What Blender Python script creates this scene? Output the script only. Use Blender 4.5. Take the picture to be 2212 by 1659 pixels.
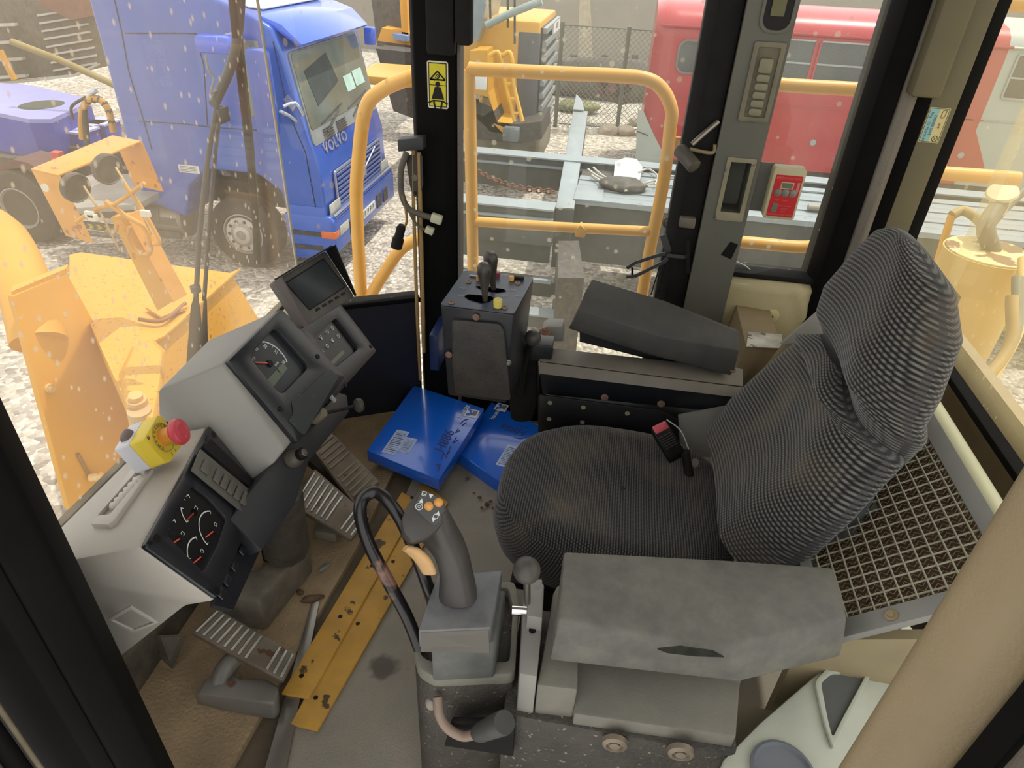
import bpy, bmesh, math, random
from mathutils import Vector as V, Matrix, Quaternion, noise
SC=bpy.context.scene
for o in list(bpy.data.objects): bpy.data.objects.remove(o)
random.seed(7)
# ------------------------------------------------------------------ camera
FPX=1450.0; W=2212; H=1659
PITCH,YAW,ROLL=[math.radians(a) for a in (34.0,8.0,2.9)]
CP=V((0,0,1.5))
FW=V((-math.sin(YAW)*math.cos(PITCH),math.cos(YAW)*math.cos(PITCH),-math.sin(PITCH)))
_r=V((math.cos(YAW),math.sin(YAW),0)); _u=_r.cross(FW)
CR=_r*math.cos(ROLL)+_u*math.sin(ROLL); CU=CR.cross(FW)
cd=bpy.data.cameras.new('camera'); cam=bpy.data.objects.new('camera',cd); SC.collection.objects.link(cam)
cd.sensor_width=36; cd.lens=FPX/W*36; cd.clip_start=.02; cd.clip_end=300
cam.matrix_world=Matrix.Translation(CP)@Matrix((CR,CU,-FW)).transposed().to_4x4()
SC.camera=cam
# ------------------------------------------------------------------ light
SUN_DIR=V((.26,.20,.95)).normalized()
w=bpy.data.worlds.new('world'); SC.world=w; w.use_nodes=True
nt=w.node_tree; bg=nt.nodes['Background']
sky=nt.nodes.new('ShaderNodeTexSky'); sky.sky_type='NISHITA'; sky.sun_disc=False
sky.sun_elevation=math.asin(SUN_DIR.z); sky.sun_rotation=math.atan2(SUN_DIR.x,SUN_DIR.y)
sky.air_density=1.4; sky.dust_density=4.0; sky.ozone_density=.6
mixn=nt.nodes.new('ShaderNodeMix'); mixn.data_type='RGBA'; mixn.inputs[0].default_value=.8
nt.links.new(sky.outputs[0],mixn.inputs[6]); mixn.inputs[7].default_value=(6,5.85,5.5,1)
nt.links.new(mixn.outputs[2],bg.inputs['Color']); bg.inputs['Strength'].default_value=.30
ld=bpy.data.lights.new('sun','SUN'); ld.energy=3.4; ld.angle=.009; ld.color=(1,.95,.87)
so=bpy.data.objects.new('sun',ld); SC.collection.objects.link(so); so.location=(0,0,20)
so.rotation_euler=SUN_DIR.to_track_quat('Z','Y').to_euler()
SC.view_settings.view_transform='Standard'; SC.view_settings.look='None'
SC.view_settings.exposure=0.0; SC.view_settings.gamma=1; SC.view_settings.use_curve_mapping=False
# ------------------------------------------------------------------ measuring: a sight line of the survey camera met with a known plane
def ray(x,y): return CR*((x-W/2)/FPX)+CU*((H/2-y)/FPX)+FW
def PZ(x,y,z): d=ray(x,y); return CP+d*((z-CP.z)/d.z)
def PY(x,y,v): d=ray(x,y); return CP+d*(v/d.y)
def PX(x,y,v): d=ray(x,y); return CP+d*(v/d.x)
class Fr:   # a flat panel: origin, right, up, outward normal
    def __init__(s,o,u,v):
        s.o=V(o); s.u=V(u).normalized(); n=s.u.cross(V(v)).normalized(); s.n=n; s.v=n.cross(s.u).normalized()
    def p(s,a,b,c=0): return s.o+s.u*a+s.v*b+s.n*c
    def px(s,x,y):
        d=ray(x,y); t=(s.o-CP).dot(s.n)/d.dot(s.n); q=CP+d*t-s.o; return q.dot(s.u),q.dot(s.v)
    def P(s,x,y,c=0): a,b=s.px(x,y); return s.p(a,b,c)
# ------------------------------------------------------------------ materials
def S(h):
    h=h.lstrip('#'); c=[int(h[i:i+2],16)/255 for i in (0,2,4)]
    return tuple(x/12.92 if x<=.04045 else ((x+.055)/1.055)**2.4 for x in c)+(1,)
def M(name,col,rough=.6,metal=0,var=.12,vs=6,dust=0,dcol='#a39680',bump=0,bs=80,spots=0,scol='#5a3a20',ss=30,coat=0,dn=.0,spec=.5,emit=0,streak=None):
    m=bpy.data.materials.new(name); m.use_nodes=True; n=m.node_tree.nodes; L=m.node_tree.links
    b=n['Principled BSDF']; b.inputs['Roughness'].default_value=rough; b.inputs['Metallic'].default_value=metal
    b.inputs['Specular IOR Level'].default_value=spec
    if coat: b.inputs['Coat Weight'].default_value=coat; b.inputs['Coat Roughness'].default_value=.08
    c=S(col); tc=n.new('ShaderNodeTexCoord'); src=tc.outputs['Object']
    if streak:
        mp=n.new('ShaderNodeMapping'); mp.inputs['Scale'].default_value=streak; L.new(src,mp.inputs[0]); src=mp.outputs[0]
    nz=n.new('ShaderNodeTexNoise'); nz.inputs['Scale'].default_value=vs; nz.inputs['Detail'].default_value=6; L.new(src,nz.inputs['Vector'])
    r=n.new('ShaderNodeMapRange'); r.inputs[1].default_value=.3; r.inputs[2].default_value=.7; r.inputs[3].default_value=1-var; r.inputs[4].default_value=1+var; L.new(nz.outputs[0],r.inputs[0])
    mx=n.new('ShaderNodeMix'); mx.data_type='RGBA'; mx.blend_type='MULTIPLY'; mx.inputs[0].default_value=1; mx.inputs[6].default_value=c
    L.new(r.outputs[0],mx.inputs[7]); out=mx.outputs[2]
    if dust:
        n2=n.new('ShaderNodeTexNoise'); n2.inputs['Scale'].default_value=vs*2.2; n2.inputs['Detail'].default_value=8; n2.inputs['Roughness'].default_value=.65; L.new(src,n2.inputs['Vector'])
        r2=n.new('ShaderNodeMapRange'); r2.inputs[1].default_value=.38; r2.inputs[2].default_value=.68; r2.inputs[3].default_value=dust*.35; r2.inputs[4].default_value=dust; L.new(n2.outputs[0],r2.inputs[0])
        m2=n.new('ShaderNodeMix'); m2.data_type='RGBA'; L.new(r2.outputs[0],m2.inputs[0]); L.new(out,m2.inputs[6]); m2.inputs[7].default_value=S(dcol); out=m2.outputs[2]
    if spots:
        v=n.new('ShaderNodeTexNoise'); v.inputs['Scale'].default_value=ss; v.inputs['Detail'].default_value=4; L.new(src,v.inputs['Vector'])
        r3=n.new('ShaderNodeMapRange'); r3.inputs[1].default_value=.66-.12*spots; r3.inputs[2].default_value=.70-.12*spots; L.new(v.outputs[0],r3.inputs[0])
        m3=n.new('ShaderNodeMix'); m3.data_type='RGBA'; L.new(r3.outputs[0],m3.inputs[0]); L.new(out,m3.inputs[6]); m3.inputs[7].default_value=S(scol); out=m3.outputs[2]
    L.new(out,b.inputs['Base Color'])
    if emit: L.new(out,b.inputs['Emission Color']); b.inputs['Emission Strength'].default_value=emit
    if bump:
        n4=n.new('ShaderNodeTexNoise'); n4.inputs['Scale'].default_value=bs; n4.inputs['Detail'].default_value=5; L.new(tc.outputs['Object'],n4.inputs['Vector'])
        bp=n.new('ShaderNodeBump'); bp.inputs['Strength'].default_value=bump; bp.inputs['Distance'].default_value=.01; L.new(n4.outputs[0],bp.inputs['Height']); L.new(bp.outputs[0],b.inputs['Normal'])
    return m
def glassmat(name,tint,base,blot,dcol,stretch=(1,1,1),scale=9,big=0,trans=.5,rscale=2.0,spot=45):
    m=bpy.data.materials.new(name); m.use_nodes=True; n=m.node_tree.nodes; L=m.node_tree.links
    n.remove(n['Principled BSDF']); out=n['Material Output']
    t=n.new('ShaderNodeBsdfTransparent'); t.inputs[0].default_value=tint
    g=n.new('ShaderNodeBsdfGlossy'); g.inputs['Roughness'].default_value=.03; g.inputs[0].default_value=(1,1,1,1)
    fr=n.new('ShaderNodeFresnel'); fr.inputs[0].default_value=1.35
    m1=n.new('ShaderNodeMixShader'); L.new(fr.outputs[0],m1.inputs[0]); L.new(t.outputs[0],m1.inputs[1]); L.new(g.outputs[0],m1.inputs[2])
    d=n.new('ShaderNodeBsdfDiffuse'); d.inputs[0].default_value=S(dcol); tr=n.new('ShaderNodeBsdfTranslucent'); tr.inputs[0].default_value=S(dcol)
    m2=n.new('ShaderNodeMixShader'); m2.inputs[0].default_value=trans; L.new(d.outputs[0],m2.inputs[1]); L.new(tr.outputs[0],m2.inputs[2])
    tc=n.new('ShaderNodeTexCoord'); mp=n.new('ShaderNodeMapping'); mp.inputs['Scale'].default_value=stretch; L.new(tc.outputs['Object'],mp.inputs[0])
    def sp(sc,lo,hi,amt,det=2):
        v=n.new('ShaderNodeTexNoise'); v.inputs['Scale'].default_value=sc; v.inputs['Detail'].default_value=det; L.new(mp.outputs[0],v.inputs['Vector'])
        r=n.new('ShaderNodeMapRange'); r.inputs[1].default_value=lo; r.inputs[2].default_value=hi; r.inputs[3].default_value=0; r.inputs[4].default_value=amt; L.new(v.outputs[0],r.inputs[0]); return r.outputs[0]
    def add(a,b2):
        q=n.new('ShaderNodeMath'); q.operation='ADD'; q.use_clamp=True
        L.new(a,q.inputs[0])
        if isinstance(b2,float): q.inputs[1].default_value=b2
        else: L.new(b2,q.inputs[1])
        return q.outputs[0]
    f=add(sp(rscale,.35,.7,base*.8,6),float(base*.6))
    def vor(sc,lo,rad,amt,vec):   # scattered round splashes of varied size
        mq=n.new('ShaderNodeMapping'); mq.inputs['Scale'].default_value=vec; L.new(tc.outputs['Object'],mq.inputs[0])
        v=n.new('ShaderNodeTexVoronoi'); v.inputs['Scale'].default_value=sc; L.new(mq.outputs[0],v.inputs['Vector'])
        s=n.new('ShaderNodeSeparateColor'); L.new(v.outputs['Color'],s.inputs[0])
        r=n.new('ShaderNodeMapRange'); r.inputs[1].default_value=lo; r.inputs[2].default_value=1; r.inputs[3].default_value=0; r.inputs[4].default_value=rad; L.new(s.outputs[0],r.inputs[0])
        q=n.new('ShaderNodeMath'); q.operation='SUBTRACT'; L.new(r.outputs[0],q.inputs[0]); L.new(v.outputs['Distance'],q.inputs[1])
        r=n.new('ShaderNodeMapRange'); r.inputs[1].default_value=0; r.inputs[2].default_value=.12; r.inputs[3].default_value=0; r.inputs[4].default_value=amt; L.new(q.outputs[0],r.inputs[0]); return r.outputs[0]
    f=add(f,vor(spot,.55,.38,blot,stretch))
    if big: f=add(f,vor(9,.70,.40,big,(1,1,.5))); f=add(f,vor(6,.86,.36,big,(1,1,.22)))
    m3=n.new('ShaderNodeMixShader'); L.new(f,m3.inputs[0]); L.new(m1.outputs[0],m3.inputs[1]); L.new(m2.outputs[0],m3.inputs[2])
    L.new(m3.outputs[0],out.inputs[0]); return m
# ------------------------------------------------------------------ objects
COL=SC.collection
def T(name,label,cat,loc,group=None,kind=None):
    e=bpy.data.objects.new(name,None); e.location=loc; e.empty_display_size=.05; COL.objects.link(e)
    e['label']=label; e['category']=cat
    if group: e['group']=group
    return e
def tag(o,label,cat,group=None,kind=None):
    o['label']=label; o['category']=cat
    if group: o['group']=group
    if kind: o['kind']=kind
    return o
def st(o,label=None):
    o['kind']='structure'
    if label: o['label']=label
    return o
WL={}
def wloc(e):
    return WL.get(e.name) or e.location
def link(name,me,parent=None,label=None):
    o=bpy.data.objects.new(name,me); COL.objects.link(o)
    if parent is not None:
        base=V((0,0,0)); p=parent
        mats=Matrix.Identity(4)
        chain=[]
        while p is not None: chain.append(p); p=p.parent
        o.parent=parent
        wm=Matrix.Identity(4)
        for q in reversed(chain): wm=wm@(q.matrix_parent_inverse if q.parent else Matrix.Identity(4))@q.matrix_basis
        o.matrix_parent_inverse=wm.inverted()
    if label: o['label']=label
    return o
def mk(name,bm,mat,parent=None,label=None,smooth=False,bev=0,seg=2,ang=.5):
    bmesh.ops.recalc_face_normals(bm,faces=bm.faces)
    if bev:
        ed=[e for e in bm.edges if len(e.link_faces)==2 and e.calc_face_angle(0)>ang]
        bmesh.ops.bevel(bm,geom=ed,offset=bev,segments=seg,profile=.5,affect='EDGES',clamp_overlap=True)
    me=bpy.data.meshes.new(name); bm.to_mesh(me); bm.free()
    if smooth:
        me.polygons.foreach_set('use_smooth',[True]*len(me.polygons))
        try: me.set_sharp_from_angle(angle=math.radians(40 if smooth is True else smooth))
        except Exception: pass
    me.materials.append(mat)
    return link(name,me,parent,label)
def bprism(bm,pts,off):
    a=[bm.verts.new(p) for p in pts]; b=[bm.verts.new(V(p)+V(off)) for p in pts]
    n=len(a); bm.faces.new(a); bm.faces.new(b[::-1])
    for i in range(n): bm.faces.new((a[i],b[i],b[(i+1)%n],a[(i+1)%n]))
def prism(name,pts,off,mat,parent=None,label=None,bev=0,**k):
    bm=bmesh.new(); bprism(bm,pts,off); return mk(name,bm,mat,parent,label,smooth=bool(bev),bev=bev,**k)
def bbox(bm,c,a,b,d):
    c,a,b,d=V(c),V(a),V(b),V(d); bprism(bm,[c,c+a,c+a+b,c+b],d)
def box(name,lo,hi,mat,parent=None,label=None,bev=0,**k):
    bm=bmesh.new(); lo,hi=V(lo),V(hi); s=hi-lo
    bbox(bm,lo,(s.x,0,0),(0,s.y,0),(0,0,s.z)); return mk(name,bm,mat,parent,label,smooth=bool(bev),bev=bev,**k)
def obox(name,c,a,b,d,mat,parent=None,label=None,bev=0,**k):
    bm=bmesh.new(); bbox(bm,c,a,b,d); return mk(name,bm,mat,parent,label,smooth=bool(bev),bev=bev,**k)
def rr(fr,u0,v0,u1,v1,r,n=4,c=0):
    out=[]
    for cx,cy,a0 in ((u1-r,v1-r,0),(u0+r,v1-r,90),(u0+r,v0+r,180),(u1-r,v0+r,270)):
        for i in range(n+1):
            a=math.radians(a0+90*i/n); out.append(fr.p(cx+r*math.cos(a),cy+r*math.sin(a),c))
    return out
def rpoly(pts,r,n=4):   # round the corners of a planar polygon
    out=[]; N=len(pts); pts=[V(p) for p in pts]
    for i in range(N):
        p0,p,p1=pts[i-1],pts[i],pts[(i+1)%N]
        a=(p0-p); b=(p1-p); ra=min(r,a.length*.45); rb=min(r,b.length*.45); A=p+a.normalized()*ra; Bq=p+b.normalized()*rb
        for k in range(n+1):
            t=k/n; out.append(A*(1-t)**2+p*2*t*(1-t)+Bq*t*t)
    return out
def ring(name,outer,inner,off,mat,parent=None,label=None,bev=0,**k):
    bm=bmesh.new(); off=V(off); n=len(outer)
    L4=[[bm.verts.new(V(p)+o) for p in q] for q,o in ((outer,V((0,0,0))),(inner,V((0,0,0))),(outer,off),(inner,off))]
    for i in range(n):
        j=(i+1)%n
        bm.faces.new((L4[0][i],L4[0][j],L4[1][j],L4[1][i])); bm.faces.new((L4[2][i],L4[3][i],L4[3][j],L4[2][j]))
        bm.faces.new((L4[0][i],L4[2][i],L4[2][j],L4[0][j])); bm.faces.new((L4[1][i],L4[1][j],L4[3][j],L4[3][i]))
    return mk(name,bm,mat,parent,label,smooth=bool(bev),bev=bev,**k)
def catm(pts,n):
    pts=[V(p) for p in pts]
    if n<=1 or len(pts)<3: return pts
    out=[]; P=[pts[0]*2-pts[1]]+pts+[pts[-1]*2-pts[-2]]
    for i in range(1,len(P)-2):
        for k in range(n):
            t=k/n; a,b,c,d=P[i-1],P[i],P[i+1],P[i+2]
            out.append(.5*((2*b)+(c-a)*t+(2*a-5*b+4*c-d)*t*t+(3*b-a-3*c+d)*t**3))
    out.append(pts[-1]); return out
def btube(bm,pts,r,seg=10,n=6,closed=False,radii=None):
    P=catm(pts,n); N=len(P)
    def rad(i): 
        if radii:
            f=i/(N-1)*(len(radii)-1); a=int(f); b=min(a+1,len(radii)-1); return radii[a]*(1-(f-a))+radii[b]*(f-a)
        return r
    t0=(P[1]-P[0]).normalized(); up=V((0,0,1)) if abs(t0.z)<.9 else V((1,0,0)); nrm=t0.cross(up).normalized(); rings=[]
    for i,p in enumerate(P):
        t=(P[min(i+1,N-1)]-P[max(i-1,0)]).normalized(); nrm=(nrm-t*nrm.dot(t)).normalized(); bi=t.cross(nrm)
        rings.append([bm.verts.new(p+(nrm*math.cos(2*math.pi*k/seg)+bi*math.sin(2*math.pi*k/seg))*rad(i)) for k in range(seg)])
    for a,b in zip(rings,rings[1:]):
        for k in range(seg): bm.faces.new((a[k],a[(k+1)%seg],b[(k+1)%seg],b[k]))
    bm.faces.new(rings[0][::-1]); bm.faces.new(rings[-1])
def tube(name,pts,r,mat,parent=None,label=None,seg=10,n=6,radii=None):
    bm=bmesh.new(); btube(bm,pts,r,seg,n,radii=radii); return mk(name,bm,mat,parent,label,smooth=60)
def blathe(bm,o,ax,prof,seg=20):   # prof: (radius, height along axis)
    o=V(o); ax=V(ax).normalized(); u=ax.orthogonal().normalized(); v=ax.cross(u); rings=[]
    for r,h in prof:
        if r<1e-6: rings.append([bm.verts.new(o+ax*h)])
        else: rings.append([bm.verts.new(o+ax*h+(u*math.cos(2*math.pi*k/seg)+v*math.sin(2*math.pi*k/seg))*r) for k in range(seg)])
    for a,b in zip(rings,rings[1:]):
        for k in range(seg):
            j=(k+1)%seg
            if len(a)==1 and len(b)==1: continue
            if len(a)==1: bm.faces.new((a[0],b[j],b[k]))
            elif len(b)==1: bm.faces.new((a[k],a[j],b[0]))
            else: bm.faces.new((a[k],a[j],b[j],b[k]))
    if len(rings[0])>1: bm.faces.new(rings[0][::-1])
    if len(rings[-1])>1: bm.faces.new(rings[-1])
def lathe(name,o,ax,prof,mat,parent=None,label=None,seg=20):
    bm=bmesh.new(); blathe(bm,o,ax,prof,seg); return mk(name,bm,mat,parent,label,smooth=True)
def ball(name,c,r,mat,parent=None,label=None,sc=(1,1,1),sub=2):
    bm=bmesh.new(); bmesh.ops.create_icosphere(bm,subdivisions=sub,radius=r)
    for v in bm.verts: v.co=V((v.co.x*sc[0],v.co.y*sc[1],v.co.z*sc[2]))+V(c)
    return mk(name,bm,mat,parent,label,smooth=180)
def loft(name,secs,mat,parent=None,label=None,bev=0,smooth=True,**k):
    bm=bmesh.new(); R=[[bm.verts.new(p) for p in s] for s in secs]; n=len(R[0])
    for a,b in zip(R,R[1:]):
        for i in range(n): bm.faces.new((a[i],a[(i+1)%n],b[(i+1)%n],b[i]))
    bm.faces.new(R[0][::-1]); bm.faces.new(R[-1])
    return mk(name,bm,mat,parent,label,smooth=smooth,bev=bev,**k)
def text(name,s,fr,a,b,size,mat,parent=None,rot=0,c=.0006,th=.0002,shear=0,align='CENTER',sx=1):
    cu=bpy.data.curves.new(name,'FONT'); cu.body=s; cu.size=size; cu.extrude=th; cu.align_x=align; cu.align_y='CENTER'; cu.shear=shear; cu.resolution_u=2
    to=bpy.data.objects.new('tmp',cu); COL.objects.link(to)
    dg=bpy.context.evaluated_depsgraph_get(); me=bpy.data.meshes.new_from_object(to.evaluated_get(dg)); bpy.data.objects.remove(to)
    ca,sa=math.cos(rot),math.sin(rot)
    for v in me.vertices:
        x,y=v.co.x*sx,v.co.y; v.co=fr.p(a+x*ca-y*sa,b+x*sa+y*ca,c+v.co.z)
    me.materials.clear(); me.materials.append(mat); return link(name,me,parent)
def bolt(o,n,r,mat,parent,name='bolt',h=None):
    h=h or r*.5
    return lathe(name,o,n,[(r,0),(r,h*.5),(r*.85,h*.6),(r*.55,h*.6),(r*.5,h*1.2),(0,h*1.2)],mat,parent,seg=12)
def arcpts(fr,cu,cv,r0,r1,a0,a1,n=24,c=.0005):
    o=[fr.p(cu+r1*math.cos(math.radians(a0+(a1-a0)*i/n)),cv+r1*math.sin(math.radians(a0+(a1-a0)*i/n)),c) for i in range(n+1)]
    q=[fr.p(cu+r0*math.cos(math.radians(a0+(a1-a0)*i/n)),cv+r0*math.sin(math.radians(a0+(a1-a0)*i/n)),c) for i in range(n+1)]
    return o,q
def barc(bm,fr,cu,cv,r0,r1,a0,a1,n=24,c=.0005):
    o,q=arcpts(fr,cu,cv,r0,r1,a0,a1,n,c); O=[bm.verts.new(p) for p in o]; Q=[bm.verts.new(p) for p in q]
    for i in range(n): bm.faces.new((O[i],O[i+1],Q[i+1],Q[i]))
def bquad(bm,fr,u0,v0,u1,v1,c=.0005):
    bm.faces.new([bm.verts.new(fr.p(*p,c)) for p in ((u0,v0),(u1,v0),(u1,v1),(u0,v1))])
def bstroke(bm,fr,pts,wd,c=.0006):   # flat pen stroke on a panel, pts are (u,v)
    for (a,b),(d,e) in zip(pts,pts[1:]):
        l=math.hypot(d-a,e-b) or 1e-6; nx,ny=-(e-b)/l*wd/2,(d-a)/l*wd/2
        bm.faces.new([bm.verts.new(fr.p(x,y,c)) for x,y in ((a+nx,b+ny),(a-nx,b-ny),(d-nx,e-ny),(d+nx,e+ny))])
# palette
plg=M('grey plastic','#8b8a86',.5,var=.07,dust=.25,dcol='#a39a8a',bump=.05,bs=400)
plgl=M('light grey plastic','#a8a39b',.5,var=.07,dust=.3,dcol='#b5a896',bump=.05,bs=400)
dkb=M('dark navy plastic','#151821',.32,var=.15,dust=.10,dcol='#6b675f',bump=.05,bs=300)
blk=M('black paint','#0c0c0e',.5,var=.2,dust=.06,dcol='#4a453d',spec=.25)
blkr=M('black rubber','#121213',.8,var=.2,dust=.12,dcol='#504a40',bump=.1,bs=200,spec=.2)
dust_blk=M('dusty black vinyl','#4c4c49',.7,var=.12,vs=9,dust=.6,dcol='#7f7c70',bump=.12,bs=350)
rust=M('rust','#6a4634',.8,var=.3,vs=60)
steel=M('worn steel','#8b8781',.35,metal=.85,var=.15,dust=.2)
chrome=M('chrome','#d8d8d8',.15,metal=1,var=.02)
whitep=M('white print','#d8dad8',.6,var=.03)
org=M('orange needle','#e0583a',.5,var=.02)
lcd=M('lcd','#5d6655',.3,var=.05)
screen=M('screen glass','#2a2e33',.12,var=.05,spec=.8)
yel=M('loader yellow','#d89b35',.5,var=.08,vs=2,dust=.2,dcol='#c9a56a',spots=.0)
# ================================================================== CAB SHELL
tanmat=M('cracked tan mat','#9c8768',.85,var=.22,vs=9,dust=.35,dcol='#7d6a50',bump=.5,bs=120)
greymat=M('grey floor mat','#87837a',.8,var=.14,vs=5,dust=.55,dcol='#9c8f7c',bump=.3,bs=300,spots=.25,scol='#5d574d',ss=4)
st(box('floor',(-.95,.34,-.03),(1.0,2.02,0),M('floor plate','#4e4538',.8,var=.3,dust=.5,dcol='#7a6a54'),))
mt=prism('floor_mat',[(-.93,.44,.0),(-.655,.44,.0),(-.60,1.25,.0),(-.60,2.0,0),(-.93,1.95,0)],(0,0,.018),tanmat); tag(mt,'tan cracked insulation mat covering the floor under the pedals','mat')
gm=prism('floor_mat',[(-.585,.44,0),(.62,.44,0),(.62,1.95,0),(-.53,1.95,0),(-.53,1.2,0)],(0,0,.012),greymat); tag(gm,'grey dusty rubber mat on the floor beneath the operator seat','mat')
# floor strips
ysp=M('yellow strip paint','#b98a2e',.6,var=.18,vs=14,dust=.4,dcol='#a08453',spots=.2,scol='#4a3a22',ss=25)
def strip(pix,z,hp,lab):
    pts=[PZ(x,y,z) for x,y in pix]
    t=T('floor_strip',lab,'strip',sum(pts,V())/4-V((0,0,z)),'yellow perforated strips on the floor')
    prism('bar',pts,(0,0,-.010),ysp,t,bev=.0015)
    for x,y in hp: lathe('bolt_hole',PZ(x,y,z+.0006),(0,0,1),[(.0055,0),(.0055,.0004),(.001,.0004),(0,.0004)],blk,t,seg=12)
strip([(608,1497),(668,1507),(905,1085),(868,1062)],.034,[(651,1460),(735,1332),(803,1222),(890,1075)],'yellow steel floor strip nearer the pedals with a bitten edge')
strip([(628,1563),(686,1577),(968,1085),(915,1040)],.026,[(682,1507),(773,1347),(849,1213)],'yellow steel floor strip nearer the seat')
ss=prism('edge_strip',[PZ(x,y,.024) for x,y in ((560,1700),(610,1700),(690,1300),(676,1292))],(0,0,-.008),steel,bev=.001); tag(ss,'bare grey steel edging strip on the floor beside the yellow strips','strip')
for i,(x,y,s,lab) in enumerate(((708,1150,(.055,.04,.03),'small grey rectangular block on the floor below the middle pedal'),)):
    p=PZ(x,y,.03); b=box('rubber_block',(p.x-.03,p.y-.022,.018),(p.x+.034,p.y+.024,.052),M('block','#7a7468',.7,dust=.3),bev=.003); tag(b,lab,'block')
stone=M('clod','#5b4838',.9,var=.3,vs=40); pale=M('pale lump','#7c8077',.8,var=.2)
def clod(x,y,r,m,lab,sc=(1,1,.5),g=None):
    p=PZ(x,y,.03); bm=bmesh.new(); bmesh.ops.create_icosphere(bm,subdivisions=2,radius=r)
    rz=Matrix.Rotation(random.random()*3,3,'Z')
    for v in bm.verts:
        v.co*=1+.35*noise.noise(v.co*90+V((x,y,0))); v.co=rz@V((v.co.x*sc[0],v.co.y*sc[1],v.co.z*sc[2])); v.co+=V((p.x,p.y,.019+r*sc[2]*.6))
    o=mk('dirt_clod',bm,m,smooth=180); return tag(o,lab,'dirt clod',g)
clod(700,1222,.013,pale,'pale grey slender chip lying on the tan mat',(1.6,.6,.4))
clod(672,1290,.018,stone,'brown elongated dirt clod on the tan mat by the steel strip',(1.7,.6,.5))
clod(765,1262,.016,stone,'brown clod lying across the yellow strip',(1.3,.7,.5))
clod(648,1275,.010,stone,'dark small clod beside the steering column foot')
for x,y,r in ((1035,1070,.007),(1052,1085,.009),(1060,1078,.006),(1040,1092,.005),(1075,1100,.007),(1024,1060,.004),(1066,1093,.006),(1010,1028,.006)):
    clod(x,y,r,stone,'small brown crumb of soil on the grey mat in front of the blue boxes',(1,1,.6),'soil crumbs on the grey mat')
# pillars -----------------------------------------------------------
dblk=M('pillar black','#070708',.75,var=.3,dust=.06,dcol='#332f28',spec=.12); brn=M('dusty brown edge','#5f543f',.7,var=.25,dust=.4)
def vpoly(name,xy,z0,z1,m,parent=None,label=None,bev=0,**k): return prism(name,[(x,y,z0) for x,y in xy],(0,0,z1-z0),m,parent,label,bev=bev,**k)
seal=M('grey rubber seal','#5c5854',.7,var=.2,vs=20,dust=.25,bump=.3,bs=200,streak=(1,1,.15))
tanp=M('tan dusty paint','#857656',.65,var=.12,vs=14,dust=.6,dcol='#8c7960',bump=.15,bs=300,streak=(1,1,.4))
# front left door pillar
p=vpoly('wall_left',[(-.63,.50),(-.78,.53),(-.80,.40),(-.60,.395),(-.585,.44)],-.05,2.05,dblk,bev=.008); st(p)
p=vpoly('trim_1',[(-.60,.395),(-.61,.375),(-.70,.36),(-.70,.40)],-.05,2.05,dblk,bev=.004); st(p)
for i,(x,y,r,m) in enumerate(((-.662,.353,.0035,brn),(-.675,.340,.012,dblk),(-.680,.318,.010,brn),(-.685,.292,.014,blkr),(-.680,.262,.013,seal),(-.675,.235,.011,blkr),(-.665,.205,.014,seal),(-.64,.165,.020,blkr))):
    st(lathe('trim_%d'%(i+40),(x,y,-.05),(0,0,1),[(r,0),(r,2.1)],m,seg=16))
# rear left door pillar: tan tube, gap, rubber seals
_pts=rpoly([V((.325,.45,0)),V((.375,.475,0)),V((.45,.44,0)),V((.405,.385,0)),V((.355,.40,0))],.02,5)
bm=bmesh.new(); bprism(bm,[(q.x,q.y,-.05) for q in _pts],(0,0,2.1)); st(mk('trim_7',bm,tanp,smooth=50))
st(box('trim_8',(.375,.355,-.05),(.47,.385,2.05),dblk,bev=.003))
for i,(x,y,r,m) in enumerate(((.382,.325,.022,seal),(.385,.285,.017,seal),(.382,.258,.011,blkr),(.378,.232,.016,seal),(.37,.19,.024,blkr))):
    st(lathe('trim_%d'%(i+9),(x,y,-.05),(0,0,1),[(r,0),(r,2.1)],m,seg=16))
# right front pillar
YR=1.95
wr=vpoly('wall_right',[(-.605,YR+.02),(-.585,YR-.02),(-.50,YR-.02),(-.472,YR+.0),(-.472,YR+.05),(-.605,YR+.05)],-.03,2.05,dblk,bev=.006); st(wr)
st(vpoly('trim_14',[(-.469,YR+.0),(-.460,YR+.0),(-.460,YR+.04),(-.469,YR+.04)],.0,2.05,seal))
fa=Fr((-.52,YR-.0205,1.2),(1,0,0),(0,0,1))
# rubber blind roll end on the pillar top
for (x0,x1,y1,d,lab) in ((925,985,115,.045,'black rubber cover hanging at the top of the front right pillar'),(990,1022,95,.06,'dark glossy rubber flange beside the top of the front right pillar')):
    a=PY(x0,y1,YR-.03); b=PY(x1,y1,YR-.03)
    o=box('rubber_cover',(a.x,YR-.03-d*.5,a.z),(b.x,YR-.021,2.0),blkr,bev=.008); tag(o,lab,'rubber cover')
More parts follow.
